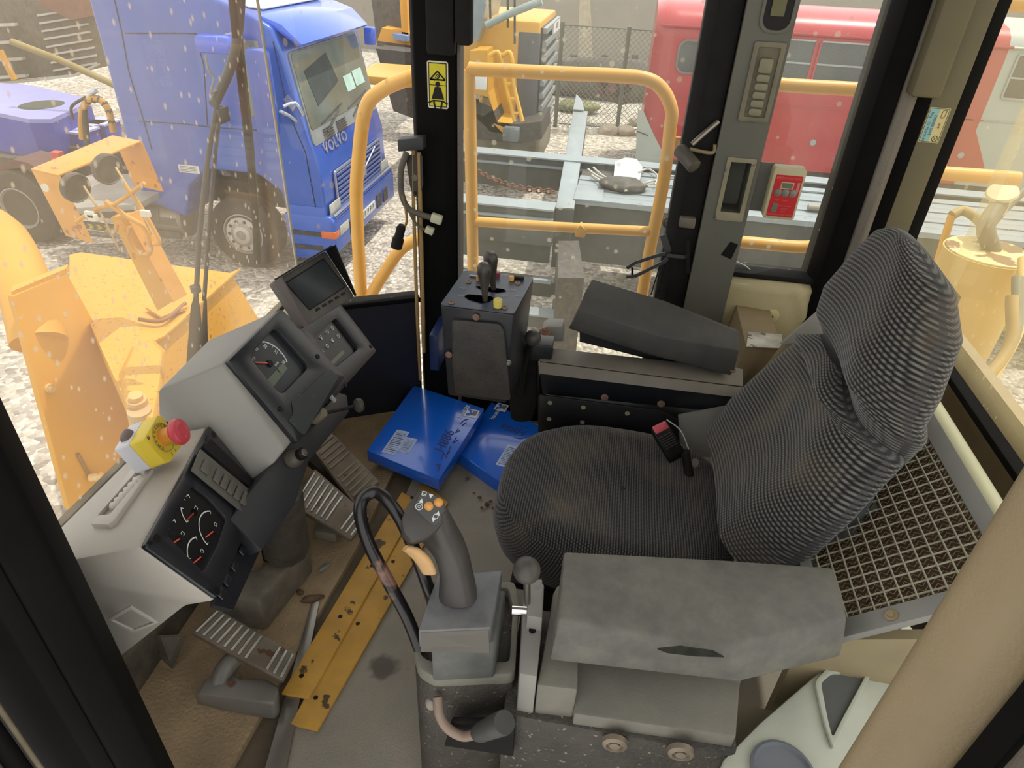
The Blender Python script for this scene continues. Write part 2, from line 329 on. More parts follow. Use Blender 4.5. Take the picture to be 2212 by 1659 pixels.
# warning sticker
def PF(fr,x,y,c=0): return fr.P(x,y,c)
ylw=M('sticker yellow','#c9bd1e',.5,var=.05,vs=40); sticky=M('sticker cream','#cfc9ac',.5,var=.04)
def flat(name,fr,pix,c,mat,parent,r=0):
    pts=[fr.P(x,y,c) for x,y in pix]; pts=rpoly(pts,r) if r else pts
    return prism(name,pts,-fr.n*.0006,mat,parent)
s=T('warning_sticker','yellow warning sticker with rollover triangle and belted figure on front right pillar','sticker',fa.P(945,183))
u0,v1=fa.px(922,130); u1,v0=fa.px(969,236)
prism('backing',rr(fa,u0,v0,u1,v1,.006,c=.001),-fa.n*.001,sticky,s)
bm=bmesh.new(); e=.004; bquad(bm,fa,u0+e,v0+e,u1-e,v1-e,.0014); mk('border',bm,blk,s)
bm=bmesh.new(); e=.0065; vm=v0+(v1-v0)*.50; bquad(bm,fa,u0+e,v0+e,u1-e,vm-.001,.0018); bquad(bm,fa,u0+e,vm+.001,u1-e,v1-e,.0018); mk('yellow_field',bm,ylw,s)
bm=bmesh.new(); uc=(u0+u1)/2; hw=(u1-u0)*.36; tb=vm+.014; tt=v1-.025
bstroke(bm,fa,[(uc-hw,tb),(uc+hw,tb),(uc,tt),(uc-hw,tb),(uc+hw,tb)],.004,.0024)
k=hw*.3; cy=(tb*1.9+tt)/2.9
bstroke(bm,fa,[(uc-k,cy-k*.4),(uc-k*.2,cy+k*.9),(uc+k*.8,cy+k*.5),(uc+k*.3,cy-k*.7),(uc-k,cy-k*.4)],.002,.0025); bstroke(bm,fa,[(uc-k*.2,cy),(uc+k*.9,cy-k*.1),(uc+k*.6,cy+k*1.6),(uc-k*.1,cy+k*1.7)],.002,.0026); bstroke(bm,fa,[(uc-k*1.6,cy-k*1.5),(uc,cy-k*.9),(uc+k*1.8,cy-k*1.3)],.003,.0026)
fy=v0+(vm-v0)*.5
barc(bm,fa,uc,fy+.033,0,.007,0,360,14,.0024)
bm.faces.new([bm.verts.new(fa.p(uc+a,fy+b,.0024)) for a,b in ((-.008,.026),(.008,.026),(.018,-.006),(-.018,-.006))])
bstroke(bm,fa,[(uc-.028,fy-.017),(uc-.014,fy-.010),(uc+.014,fy-.010),(uc+.028,fy-.017)],.004,.0026)
bstroke(bm,fa,[(uc-.012,fy-.012),(uc-.008,fy-.030)],.005,.0025); bstroke(bm,fa,[(uc+.012,fy-.012),(uc+.008,fy-.030)],.005,.0025)
mk('pictograms',bm,blk,s)
# right B pillar: rubber edge and grey post with switch panel and cut-outs
gp=M('grey pillar trim','#5b5c55',.6,var=.14,vs=4,dust=.4,dcol='#5f5b4b',bump=.1,bs=200)
st(vpoly('trim_15',[(.165,YR+.02),(.19,YR-.03),(.25,YR-.03),(.25,YR+.1),(.165,YR+.1)],.2,2.05,blkr,bev=.006))
B0=.252; B1=.372; FYB=YR-.045
fb=Fr((B0,FYB,0),(1,0,0),(0,0,1))
cut=[fb.px(x,y) for x,y in ((1590,350),(1632,350),(1546,455),(1590,462))]
cu0=(cut[0][0]+cut[2][0])/2; cu1=(cut[1][0]+cut[3][0])/2; cv1=cut[0][1]; cv0=cut[2][1]
bm=bmesh.new()
def bb(lo,hi): lo,hi=V(lo),V(hi); bbox(bm,lo,(hi.x-lo.x,0,0),(0,hi.y-lo.y,0),(0,0,hi.z-lo.z))
bb((B0,FYB,.45),(B1,YR+.1,cv0)); bb((B0,FYB,cv1),(B1,YR+.1,2.05)); bb((B0,FYB,cv0),(B0+cu0,YR+.1,cv1)); bb((B0+cu1,FYB,cv0),(B1,YR+.1,cv1)); bb((B0+cu0,YR+.03,cv0),(B0+cu1,YR+.1,cv1))
st(mk('trim_16',bm,gp))
pz=T('pillar_recess','dusty rectangular cut-out in the grey pillar beside the red control box','recess',fb.p(cu0,cv0))
o=[fb.p(a,b,.004) for a,b in ((cu0-.012,cv0-.025),(cu1+.012,cv0-.025),(cu1+.012,cv1+.012),(cu0-.012,cv1+.012))]; q=[fb.p(a,b,.004) for a,b in ((cu0,cv0),(cu1,cv0),(cu1,cv1),(cu0,cv1))]
ring('frame',rpoly(o,.006),rpoly(q,.002),-fb.n*.004,M('chalky frame','#77765f',.8,var=.25,dust=.5,spots=.3,scol='#3d3b2d'),pz,bev=.001)
# rocker switch column
sw=T('switch_panel','column of six worn rocker switches set in the upper grey pillar','switch panel',fb.P(1650,170))
q=[(1633,96),(1694,96),(1655,258),(1597,255)]
a=[fb.px(*t) for t in q]; su0=(a[0][0]+a[3][0])/2+.004; su1=(a[1][0]+a[2][0])/2-.002; sv1=a[0][1]; sv0=a[2][1]
ring('frame',rr(fb,su0-.008,sv0-.008,su1+.008,sv1+.008,.006,c=.006),rr(fb,su0+.004,sv0+.004,su1-.004,sv1-.004,.004,c=.006),-fb.n*.006,M('panel edge','#5c5a49',.6,var=.2,dust=.35),sw,bev=.001)
prism('backing_plate',rr(fb,su0,sv0,su1,sv1,.004,c=.0015),-fb.n*.0015,M('panel dark','#4a483b',.7,dust=.3),sw)
swm=M('dusty switch','#77745d',.5,var=.15,dust=.3,dcol='#8b866c'); n=6; hh=(sv1-sv0-.03)/7
for i in range(n):
    v=sv0+.008+i*hh; h2=hh*.86 if i<5 else hh*1.7
    prism('rocker_switch',rr(fb,su0+.014,v,su1-.014,v+h2,.006,c=.009),-fb.n*.008,swm,sw,bev=.002)
# round speaker cut-out at very top
dl=T('lamp_recess','oval dark recess with loose fitting at the top of the grey pillar','recess',fb.P(1680,20))
a,b=fb.px(1684,14)
prism('opening',rr(fb,a-.032,b-.05,a+.032,b+.06,.024,c=.0012),-fb.n*.001,blk,dl)
ring('rim',rr(fb,a-.04,b-.058,a+.04,b+.07,.03,c=.004),rr(fb,a-.032,b-.05,a+.032,b+.06,.024,c=.004),-fb.n*.004,gp,dl,bev=.001)
prism('bracket',rr(fb,a-.018,b-.02,a+.014,b+.02,.003,c=.006),-fb.n*.005,M('olive part','#5d5c3c',.6),dl); prism('white_lens',rr(fb,a-.025,b+.035,a+.03,b+.075,.006,c=.008),-fb.n*.006,whitep,dl)
# black tape patch
tq=[fb.P(x,y,.0012) for x,y in ((1578,522),(1594,528),(1579,560),(1557,550))]
o=prism('tape_patch',tq,-fb.n*.0012,blk); tag(o,'small black tape patch stuck low on the grey pillar','tape')
# red extinguisher control box
rb=T('control_box','red and cream fire system control box mounted beside the grey pillar','control box',PY(1690,470,YR-.05))
cream=M('cream plastic','#b5ad8d',.55,var=.08,dust=.3,dcol='#8f8360'); redp=M('red face','#b3121a',.45,var=.04,vs=20)
fc=Fr((B1,YR-.075,.8),(1,0,0),(0,0,1)); 
c4=[fc.px(x,y) for x,y in ((1672,362),(1744,366),(1716,476),(1648,472))]
ru0=(c4[0][0]+c4[3][0])/2; ru1=(c4[1][0]+c4[2][0])/2; rv1=(c4[0][1]+c4[1][1])/2; rv0=(c4[2][1]+c4[3][1])/2
prism('housing',rr(fc,ru0,rv0,ru1,rv1,.008,c=0),-fc.n*.04,cream,rb,bev=.003)
prism('mount_plate',[fc.p(B1-B1-.005,rv0+.005,-.04),fc.p(ru0+.03,rv0+.005,-.04),fc.p(ru0+.03,rv1,-.04),fc.p(-.005,rv1,-.04)],-fc.n*.004,gp,rb)
prism('face_plate',rr(fc,ru0+.008,rv0+.008,ru1-.006,rv1-.018,.003,c=.0012),-fc.n*.001,redp,rb)
W_=ru1-ru0; H_=rv1-rv0
def rl(a,b): return ru0+.008+(W_-.014)*a, rv0+.008+(H_-.026)*b
a,b=rl(.5,.76); prism('display_rim',rr(fc,a-.0165,b-.009,a+.0165,b+.009,.002,c=.0016),-fc.n*.0005,cream,rb); prism('display',rr(fc,a-.014,b-.0068,a+.014,b+.0068,.001,c=.002),-fc.n*.0005,lcd,rb)
for k in (.22,.5,.78):
    a,b=rl(k,.585); lathe('button',fc.p(a,b,.001),fc.n,[(.0105,0),(.0105,.0012),(.0085,.0012),(.0085,.003),(0,.0035)],steel if k!=.2 else blk,rb,seg=18)
a,b=rl(.24,.21); prism('key_slot',rr(fc,a-.007,b-.013,a+.007,b+.013,.002,c=.0022),-fc.n*.001,steel,rb)
a,b=rl(.9,.76); prism('slot',rr(fc,a-.0035,b-.016,a+.0035,b+.01,.001,c=.0018),-fc.n*.0006,M('pinkish','#b06a70'),rb)
pink=M('red print','#d06a60',.5)
for s_,a,b,z in (('CONTROL PANEL',.62,.93,.006),('MANUAL ALARM',.6,.27,.0045),('SILENCE',.6,.20,.0045),('RESET',.6,.13,.0045),('TEST',.25,.4,.005),('PUSH',.55,.4,.005),('FIRE DETECTION SYSTEM',.5,.05,.006),('FIRE',.16,.93,.009)):
    x,y=rl(a,b); text('lettering',s_,fc,x,y,z,pink,rb,c=.0016)
# C pillar
st(vpoly('trim_17',[(.60,YR+.03),(.615,YR-.03),(.66,YR-.05),(.66,YR+.12),(.60,YR+.12)],.3,2.05,dblk,bev=.006))
st(vpoly('trim_18',[(.66,YR-.055),(.685,YR-.06),(.70,YR-.05),(.70,YR+.1),(.66,YR+.1)],.3,2.05,seal,bev=.004))
olv=M('olive grey trim','#5d5741',.6,var=.12,vs=5,dust=.35,dcol='#6d6243')
st(vpoly('trim_19',[(.70,YR-.03),(.735,YR-.045),(.735,YR+.1),(.70,YR+.1)],.3,2.05,dblk))
st(vpoly('trim_20',[(.735,YR-.045),(.80,YR-.045),(.80,YR+.1),(.735,YR+.1)],.3,2.05,olv,bev=.004))
st(vpoly('trim_21',[(.80,YR-.04),(.835,YR-.03),(.835,YR+.1),(.80,YR+.1)],.3,2.05,dblk,bev=.004))
o=box('trim_22',(.665,YR-.10,1.21),(.735,YR-.045,2.0),olv,bev=.01); st(o)
fcp=Fr((.735,YR-.0455,1.0),(1,0,0),(0,0,1))
s2=T('label_sticker','pale blue and cream service label on the rear right pillar','sticker',fcp.P(2018,270))
c4=[fcp.px(x,y) for x,y in ((2009,231),(2056,231),(2027,307),(1983,306))]
a0=(c4[0][0]+c4[3][0])/2;a1=(c4[1][0]+c4[2][0])/2;b1=c4[0][1];b0=c4[3][1]
prism('backing',rr(fcp,a0,b0,a1,b1,.002,c=.001),-fcp.n*.001,M('label cream','#c9ba85',.5),s2)
bm=bmesh.new(); bquad(bm,fcp,a0+.003,b0+.003,a0+(a1-a0)*.5,b1-.003,.0013); mk('blue_half',bm,M('label blue','#7fb0b3',.5),s2)
dk=M('label ink','#4a4a3a',.6)
bm=bmesh.new(); w2=a1-a0; h2=b1-b0; bstroke(bm,fcp,[(a0+.002,b0+.002),(a1-.002,b0+.002),(a1-.002,b1-.002),(a0+.002,b1-.002),(a0+.002,b0+.002)],.0012,.0015)
barc(bm,fcp,a0+w2*.75,b0+h2*.12,.006,.0075,0,360,20,.0016); k=.0045; cx,cy=a0+w2*.75,b0+h2*.12; bstroke(bm,fcp,[(cx-k,cy-k),(cx+k,cy+k)],.001,.0016); bstroke(bm,fcp,[(cx-k,cy+k),(cx+k,cy-k)],.001,.0016)
bstroke(bm,fcp,[(a0+w2*.66,b1-h2*.28),(a0+w2*.66,b1-h2*.12),(a0+w2*.72,b1-h2*.06),(a0+w2*.84,b1-h2*.06),(a0+w2*.84,b1-h2*.2),(a0+w2*.78,b1-h2*.28),(a0+w2*.66,b1-h2*.28)],.0014,.0016); mk('printed_lines',bm,dk,s2)
for s_,aa,bb_ in (('DRIVER SAFE',.40,.5),('Ring  123 PREMIUM',.20,.45),('2018',.72,.5)):
    text('lettering',s_,fcp,a0+w2*aa,b0+h2*bb_,.0085 if aa<.6 else .006,dk,s2,rot=math.radians(-90),c=.0016)
# right lower walls
vin=M('beige vinyl','#b7ab86',.6,var=.1,vs=5,dust=.25,dcol='#8f8562',bump=.1,bs=150)
st(box('wall_front',(-.60,YR+.02,-.03),(-.43,YR+.05,.2),dblk))
st(box('baseboard_right',(-.43,YR+.03,-.03),(.24,YR+.1,.20),dblk))
# corner panel below the angled front pane
PA=V((-.605,YR,0)); PB=V((-.93,1.78,0)); zs=.455
def cor(t,z,off=0):
    n=V((0,0,1)).cross((PB-PA).normalized()); return PA.lerp(PB,t)+V((0,0,z))+n*off
dn=(V((0,0,1)).cross((PB-PA).normalized()))
st(prism('wall_corner',[cor(0,-.03),cor(1,-.03),cor(1,zs),cor(0,zs)],-dn*.03 if dn.y<0 else dn*.03,M('dark navy panel','#10131f',.5,var=.3,dust=.12,dcol='#3a3630',bump=.2,bs=10)))
st(obox('trim_23',cor(-.02,zs-.005),(PB-PA)*1.04,V((0,0,.02)),V((-.03,.05,0)),dblk,bev=.004))
st(box('wall_front',(-.95,.45,-.03),(-.93,1.78,.55),M('front wall','#2b2620',.8,dust=.4)))
st(box('baseboard_front',(-.955,.45,.525),(-.920,1.79,.548),dblk,bev=.004))
# foam trim strip at the sill
st(obox('trim_24',(-.91,1.45,.50),(0,.30,0),(.03,0,0),(0,0,.06),M('cracked cream','#a99c86',.8,var=.3,vs=30),bev=.006))
# padded lining below the rear right window
zsr=.672
nx,nz=44,30; bpos=[PY(1667,682,YR-.03)]
lt=T('wall_lining','beige padded vinyl lining buttoned below the rear right window','lining',(.66,YR,.05))
def relink_lining():
    bm=bmesh.new(); g=[]
    for j in range(nz+1):
        row=[]
        for i in range(nx+1):
            x=.36+.62*i/nx; z=.05+(zsr-.05)*j/nz; p=V((x,YR-.02,z)); d=(p-bpos[0]).length
            y=YR-.02+.012*math.exp(-(d/.02)**2)-.012*math.exp(-(d/.07)**2)
            l=abs((x-.60)+.55*(z-.60)); y-=.012*math.exp(-(l/.012)**2)*(1 if z>.5 else .3)
            y-=.006*noise.noise(V((x*9,0,z*9)))
            if j==nz: y+=.03
            row.append(bm.verts.new((x,y,z)))
        g.append(row)
    for j in range(nz):
        for i in range(nx): bm.faces.new((g[j][i],g[j][i+1],g[j+1][i+1],g[j+1][i]))
    return mk('padded_sheet',bm,vin,lt,smooth=180)
relink_lining()
lathe('washer',bpos[0]+V((0,.0,0)),(0,-1,0),[(.022,0),(.022,.002),(.018,.003),(.008,.003),(.0075,.007),(0,.008)],M('cream washer','#cfc296',.5),lt,seg=20)
lathe('rivet',bpos[0]+V((0,-.006,0)),(0,-1,0),[(.005,0),(.004,.004),(0,.005)],rust,lt,seg=10)
st(box('trim_25',(.365,YR-.01,zsr-.004),(.66,YR+.06,zsr+.012),blkr,bev=.003))
st(box('wall_right_rear' ,(.36,YR+.01,-.03),(1.03,YR+.1,zsr),dblk))
# small metal plates on the lining
pl=T('metal_plate','bare aluminium cover plate screwed to the beige lining beside the far armrest','plate',PY(1650,740,YR-.09))
fpz=Fr((.45,YR-.09,.5),(1,0,-.05),(0,0,1))
prism('plate',[PZ(x,y,.585) for x,y in ((1617,716),(1690,722),(1690,752),(1612,748))],(0,0,-.003),M('scuffed aluminium','#b8b5aa',.45,metal=.3,var=.2,vs=40,spots=.4,scol='#6d675c'),pl,bev=.001)
a_,b_=PZ(1612,748,.582),PZ(1690,752,.582)
prism('plate_side',[a_,b_,b_+V((.0,-.02,-.14)),a_+V((-.02,-.02,-.14))],(0,YR-.02-a_.y,0),tanp,pl)
for x,y in ((1620,723),): bolt(PZ(x,y,.586),(0,0,1),.005,steel,pl,'screw')
ip=T('inner_panel','grey folded sheet panel behind the far armrest and the seat back','panel',(.6,1.75,.3))
prism('sheet',[PY(x,y,1.62) for x,y in ((1590,880),(1700,740),(1780,680),(1860,700),(1860,1300),(1590,1300))],(0,.02,0),tanp,ip,bev=.003)
prism('top_sheet',[PY(x,y,1.60) for x,y in ((1685,745),(1770,672),(1800,690),(1790,760),(1740,740))],(0,.012,0),plg,ip,bev=.003)
# rear: window sill, sash, grille panel
st(box('wall_rear',(1.0,.45,-.03),(1.03,2.0,.60),tanp))
st(obox('trim_26',(.93,.75,.555),(0,1.2,0),(.035,0,.0),(0,0,.02),dblk,bev=.004))
tb=tube('grab_bar',[(.865,.8,.535),(.865,1.75,.535)],.026,M('pale green tube','#a9ab8c',.5,var=.05,dust=.3),seg=16,n=1); tag(tb,'pale cream tube running behind the ventilation grille','tube')
# grille
t=T('air_grille','tilted steel mesh grille over a brown filter behind the operator seat','grille',(.6,1.0,.6))
g0=V((.455,.80,.575)); gu=V((0,1,0)); gv=V((.74,0,.60)).normalized()
fg=Fr((.47,.80,.57),(0,-1,0),gv)   # right = toward the camera, up = up the slope
U0,U1=-.62,-.0; V0,V1=-.03,.24
gm=M('grille paint','#9a9a86',.5,var=.1,dust=.3); slate=M('grey paint','#777a78',.5,var=.1,dust=.25)
ring('frame',[fg.p(a,b,.004) for a,b in ((U0-.04,V0-.02),(U1+.035,V0-.02),(U1+.035,V1+.03),(U0-.04,V1+.03))],[fg.p(a,b,.004) for a,b in ((U0,V0),(U1,V0),(U1,V1),(U0,V1))],-fg.n*.014,slate,t,bev=.001)
bm=bmesh.new(); bbox(bm,fg.p(U0,V0,-.035),fg.u*(U1-U0),fg.v*(V1-V0),fg.n*.006); mk('filter_pad',bm,M('brown filter','#4d3a27',.9,var=.35,vs=60,bump=1,bs=90),t)
wm=None; nU=28; nV=12
for i in range(nU):
    a=U0+(U1-U0)*(i+.5)/nU; tube('grille_wire',[fg.p(a,V0,-.001),fg.p(a,V1,-.001)],.0017,gm,t,seg=6,n=1)
for i in range(nV):
    b=V0+(V1-V0)*(i+.5)/nV; tube('grille_wire',[fg.p(U0,b,.0015),fg.p(U1,b,.0015)],.0017,gm,t,seg=6,n=1)
bm=bmesh.new()
for i in range(60):
    a=U0+(U1-U0)*(i+.5)/60
    pts=[fg.p(a+(.004 if k%2 else -.004),V0+(V1-V0)*k/36,-.012) for k in range(37)]; btube(bm,pts,.0008,4,1)
m_=mk('expanded_mesh',bm,M('mesh brown','#857458',.7),t); m_['kind']='stuff'
bolt(fg.p(U1+.018,V0+.10,.004),fg.n,.011,M('brass screw','#8d7d5c',.4,metal=.4,dust=.3),t,'slotted_screw')
# beige back wall low behind near side
wl=T('rear_shelf','beige stained panel below the ventilation grille','panel',(.6,.8,.3))
prism('panel',[V((.42,.80,.50)),V((.70,.80,.58)),V((1.0,.80,.3)),V((1.0,.80,0)),V((.42,.80,0))],(0,.02,0),M('stained beige','#8c8063',.7,var=.25,vs=5,dust=.4,dcol='#a08f6b'),wl)
prism('ledge',[V((.335,.50,.26)),V((.95,.50,.26)),V((.95,.80,.26)),V((.335,.80,.26))],(0,0,.02),M('shelf paint','#8b8168',.6,var=.3,vs=4,dust=.4),wl)
# white moulded tub by the door
wt=T('moulded_tub','off-white moulded plastic duct with a dark recess beside the tan door post','duct',PZ(1750,1560,.40))
wp=M('off white plastic','#b9bdae',.45,var=.1,vs=7,dust=.2,dcol='#8d8b76')
zt=.42
top=[PZ(x,y,zt) for x,y in ((1560,1640),(1640,1560),(1780,1440),(1860,1443),(1960,1340),(2010,1400),(1900,1720),(1600,1720))]
rec=[PZ(x,y,zt) for x,y in ((1770,1480),(1795,1458),(1868,1462),(1815,1560),(1795,1600),(1785,1560))]
bm=bmesh.new(); bprism(bm,top,(0,0,-.12)); mk('body',bm,wp,wt,smooth=True,bev=.008)
prism('recess',rpoly(rec,.01),(0,0,.002),M('recess grey','#5c5f5d',.6,var=.1),wt)
ring('recess_lip',[p+V((0,0,.001)) for p in rpoly([PZ(x,y,zt) for x,y in ((1757,1478),(1788,1444),(1885,1450),(1830,1560),(1797,1625),(1778,1570))],.01)],[p+V((0,0,.001)) for p in rpoly(rec,.01)],(0,0,.008),wp,wt,bev=.003)
lathe('cup_rim',PZ(1690,1670,zt+.003),(0,0,1),[(.05,0),(.05,.006),(.045,.008),(.042,.002),(0,.001)],M('cup dark','#6b7076',.5),wt,seg=30)
# roof
st(box('ceiling',(-.98,.30,2.02),(1.05,2.1,2.06),M('headliner','#8d8878',.8)))
# ------------------------------------------------------------------ glazing
gw=glassmat('windshield glass',(.97,.97,.97,1),.30,.5,'#d2bfa4',(1,1,.7),10,big=.6,trans=.75,spot=42)
gs=glassmat('side glass',(.97,.98,.96,1),.13,.4,'#c4c0a8',(1,1,1),14,trans=.7,spot=38)
gr=glassmat('rear glass',(.96,.97,.93,1),.30,.4,'#d4c493',(1,1,.5),5,trans=.7,spot=38)
def pane(name,pts,m,th):
    bm=bmesh.new(); bprism(bm,pts,th); o=mk(name,bm,m); return st(o)
def sheet(name,pts,m):
    bm=bmesh.new(); bm.faces.new([bm.verts.new(p) for p in pts]); return st(mk(name,bm,m))
sheet('window_1',[(-.935,.53,.545),(-.935,1.775,.545),(-.935,1.775,2.02),(-.935,.53,2.02)],gw)
sheet('window_2',[V((-.93,1.785,.47)),PA+V((-.0,.03,.47)),PA+V((0,.03,2.02)),V((-.93,1.785,2.02))],glassmat('corner glass',(.97,.97,.97,1),.05,.4,'#b0a080',(1,1,.6),10,trans=.5))
sheet('window_3',[(-.47,YR+.045,.2),(.17,YR+.045,.2),(.17,YR+.045,2.02),(-.47,YR+.045,2.02)],gs)
sheet('window_4',[(.37,YR+.05,zsr),(.61,YR+.05,zsr),(.61,YR+.05,2.02),(.37,YR+.05,2.02)],gs)
sheet('window_5',[(.83,YR+.03,.58),(1.0,YR+.0,.58),(1.0,YR+.0,2.02),(.83,YR+.03,2.02)],gr)
sheet('window_6',[(.965,.78,.57),(.965,YR,.57),(.965,YR,2.02),(.965,.78,2.02)],gr)
st(tube('trim_27',[(-.935,1.78,.57),(-.935,1.78,2.02)],.004,M('sealant','#b3a894',.6),seg=8,n=1))
# ================================================================== SEAT
def fabric(name,ru,rv,base,dot,bumpd=.0015):
    m=bpy.data.materials.new(name); m.use_nodes=True; n=m.node_tree.nodes; L=m.node_tree.links; b=n['Principled BSDF']; b.inputs['Roughness'].default_value=.95; b.inputs['Specular IOR Level'].default_value=.1
    b.inputs['Sheen Weight'].default_value=.25
    uv=n.new('ShaderNodeUVMap'); sx=n.new('ShaderNodeSeparateXYZ'); L.new(uv.outputs[0],sx.inputs[0])
    def math_(op,a,c=None):
        q=n.new('ShaderNodeMath'); q.operation=op
        for i,x in enumerate((a,c)):
            if x is None: continue
            if isinstance(x,(int,float)): q.inputs[i].default_value=x
            else: L.new(x,q.inputs[i])
        return q.outputs[0]
    v=math_('MULTIPLY',sx.outputs[1],rv); row=math_('FLOOR',v); fv=math_('FRACT',v)
    off=math_('MULTIPLY',math_('MODULO',row,2),.5)
    u=math_('ADD',math_('MULTIPLY',sx.outputs[0],ru),off); fu=math_('FRACT',u)
    a=math_('SINE',math_('MULTIPLY',fv,math.pi)); c=math_('SINE',math_('MULTIPLY',fu,math.pi))
    h=math_('MULTIPLY',math_('POWER',a,1.5),math_('ADD',math_('MULTIPLY',c,.6),.4))
    r=n.new('ShaderNodeMapRange'); r.inputs[1].default_value=.25; r.inputs[2].default_value=.95; L.new(h,r.inputs[0])
    mx=n.new('ShaderNodeMix'); mx.data_type='RGBA'; L.new(r.outputs[0],mx.inputs[0]); mx.inputs[6].default_value=S(base); mx.inputs[7].default_value=S(dot)
    tc=n.new('ShaderNodeTexCoord'); nz=n.new('ShaderNodeTexNoise'); nz.inputs['Scale'].default_value=6; nz.inputs['Detail'].default_value=5; L.new(tc.outputs['Object'],nz.inputs[0])
    r2=n.new('ShaderNodeMapRange'); r2.inputs[1].default_value=.52; r2.inputs[2].default_value=.75; r2.inputs[3].default_value=0; r2.inputs[4].default_value=.5; L.new(nz.outputs[0],r2.inputs[0])
    m2=n.new('ShaderNodeMix'); m2.data_type='RGBA'; L.new(r2.outputs[0],m2.inputs[0]); L.new(mx.outputs[2],m2.inputs[6]); m2.inputs[7].default_value=S('#6b5f50'); L.new(m2.outputs[2],b.inputs['Base Color'])
    bp=n.new('ShaderNodeBump'); bp.inputs['Strength'].default_value=1; bp.inputs['Distance'].default_value=bumpd; L.new(h,bp.inputs['Height']); L.new(bp.outputs[0],b.inputs['Normal'])
    return m
fabc=fabric('seat fabric',210,170,'#1d1d1f','#5b5a57',.0008); fabb=fabric('seat rib fabric',140,112,'#1c1c1d','#6d6b65',.0012)
def uvgrid(name,grid,uvs,mat,parent,closed=True):
    bm=bmesh.new(); G=[[bm.verts.new(p) for p in r] for r in grid]; ul=bm.loops.layers.uv.new('UVMap'); n=len(G[0])
    for j in range(len(G)-1):
        for i in range(n-(0 if closed else 1)):
            k=(i+1)%n; f=bm.faces.new((G[j][i],G[j][k],G[j+1][k],G[j+1][i]))
            for l,(jj,ii) in zip(f.loops,((j,i),(j,i+1),(j+1,i+1),(j+1,i))): l[ul].uv=uvs[jj][ii]
    if closed:
        for r in (0,-1):
            try: bm.faces.new(G[r] if r else G[r][::-1])
            except Exception: pass
    me=bpy.data.meshes.new(name); bmesh.ops.recalc_face_normals(bm,faces=bm.faces); bm.to_mesh(me); bm.free(); me.polygons.foreach_set('use_smooth',[True]*len(me.polygons)); me.materials.append(mat); return link(name,me,parent)
YS=1.19
seat=T('operator_seat','dark grey ribbed fabric operator seat with a high winged backrest','seat',(.15,YS,0))
def interp(tab,x):
    for (a,*p),(b,*q) in zip(tab,tab[1:]):
        if x<=b: 
            t=(x-a)/(b-a); t=t*t*(3-2*t); return [u+(v-u)*t for u,v in zip(p,q)]
    return tab[-1][1:]
# cushion: stacked plan outlines
def cushion():
    grid=[];uvs=[]; N=72
    prof=[(.0,.30,.90),(.0,.33,.97),(.0,.37,1.0),(.0,.405,.985),(.0,.43,.93),(.0,.442,.84),(.0,.445,.7),(.0,.443,.5),(.0,.440,.25),(.0,.438,.02)]
    for j,(d,z,s) in enumerate(prof):
        r=[];u=[]
        for i in range(N+1):
            a=2*math.pi*i/N; ca,sa=math.cos(a),math.sin(a); e=2/2.9
            x=.105+.265*s*math.copysign(abs(ca)**e,ca); y=YS+.242*s*math.copysign(abs(sa)**e,sa)
            if ca<0: x-=.03*(1-abs(sa)**2)*s
            zz=z+(.018*abs(y-YS)**2/.05 if j>4 else 0)+( -.25*(x-.1)*.12 if j>3 else 0)
            p=V((x,y,zz)); 
            if i<N: r.append(p)
            u.append((y, x) if j>3 else (y+ (z-.44)*sa, x+(z-.44)*ca))
        grid.append(r); uvs.append(u)
    return uvgrid('seat_cushion',grid,uvs,fabc,seat)
cushion()
# backrest: sections up an inclined spine (s, front x, z, half width, thickness, bolster)
BT=[(0,.335,.38,.215,.10,.035),(.15,.325,.48,.235,.12,.045),(.35,.325,.60,.245,.125,.05),(.55,.35,.735,.24,.13,.05),(.68,.385,.82,.215,.13,.045),(.78,.41,.89,.185,.135,.04),(.88,.435,.985,.175,.14,.03),(.95,.46,1.06,.15,.12,.02),(.985,.485,1.105,.11,.09,.01),(1,.50,1.12,.06,.05,0)]
def backrest(y_in,y_out,name,tab,mat,dx=0):
    grid=[];uvs=[];N=64; J=44; vlen=0; last=None
    for j in range(J+1):
        s=j/J; fx,z,hw,th,bo=interp(tab,s); cx=fx+th/2; 
        if last is not None: vlen+=(V((fx,0,z))-last).length
        last=V((fx,0,z)); r=[];u=[]
        for i in range(N+1):
            a=2*math.pi*i/N; ca,sa=math.cos(a),math.sin(a); e=2/3.0
            px=th/2*math.copysign(abs(ca)**e,ca); py=hw*math.copysign(abs(sa)**(2/2.6),sa)
            q=abs(py)/hw
            if ca<0: px-=bo*(q**2.2)*(1-q**10)*abs(ca)
            p=V((cx+px+dx,YS+py,z-px*.35))
            if i<N: r.append(p)
            u.append((py if ca<0 else (2*hw-py), vlen+ .35*q*q*.1))
        grid.append(r);uvs.append(u)
    return uvgrid(name,grid,uvs,mat,seat)
LOW=[(0,.34,.414,.187,.098,.03),(.2,.3,.474,.243,.171,.05),(.45,.339,.562,.253,.15,.06),(.7,.402,.669,.255,.117,.06),(.88,.438,.772,.205,.153,.05),(.97,.407,.81,.143,.089,.03),(1,.43,.86,.065,.038,0)]
UP=[(0,.49,.70,.15,.06,.0),(.07,.50,.735,.155,.11,.02),(.15,.465,.814,.198,.145,.045),(.35,.448,.842,.188,.155,.06),(.55,.443,.899,.189,.164,.05),(.75,.465,.993,.158,.144,.035),(.88,.474,1.054,.114,.107,.02),(.96,.477,1.087,.051,.06,.01),(1,.484,1.097,.03,.033,0)]
backrest(0,0,'backrest',LOW,fabb)
backrest(0,0,'headrest',UP,fabb)
shell=M('seat shell','#3e4347',.5,var=.12,dust=.3,dcol='#7d8080')
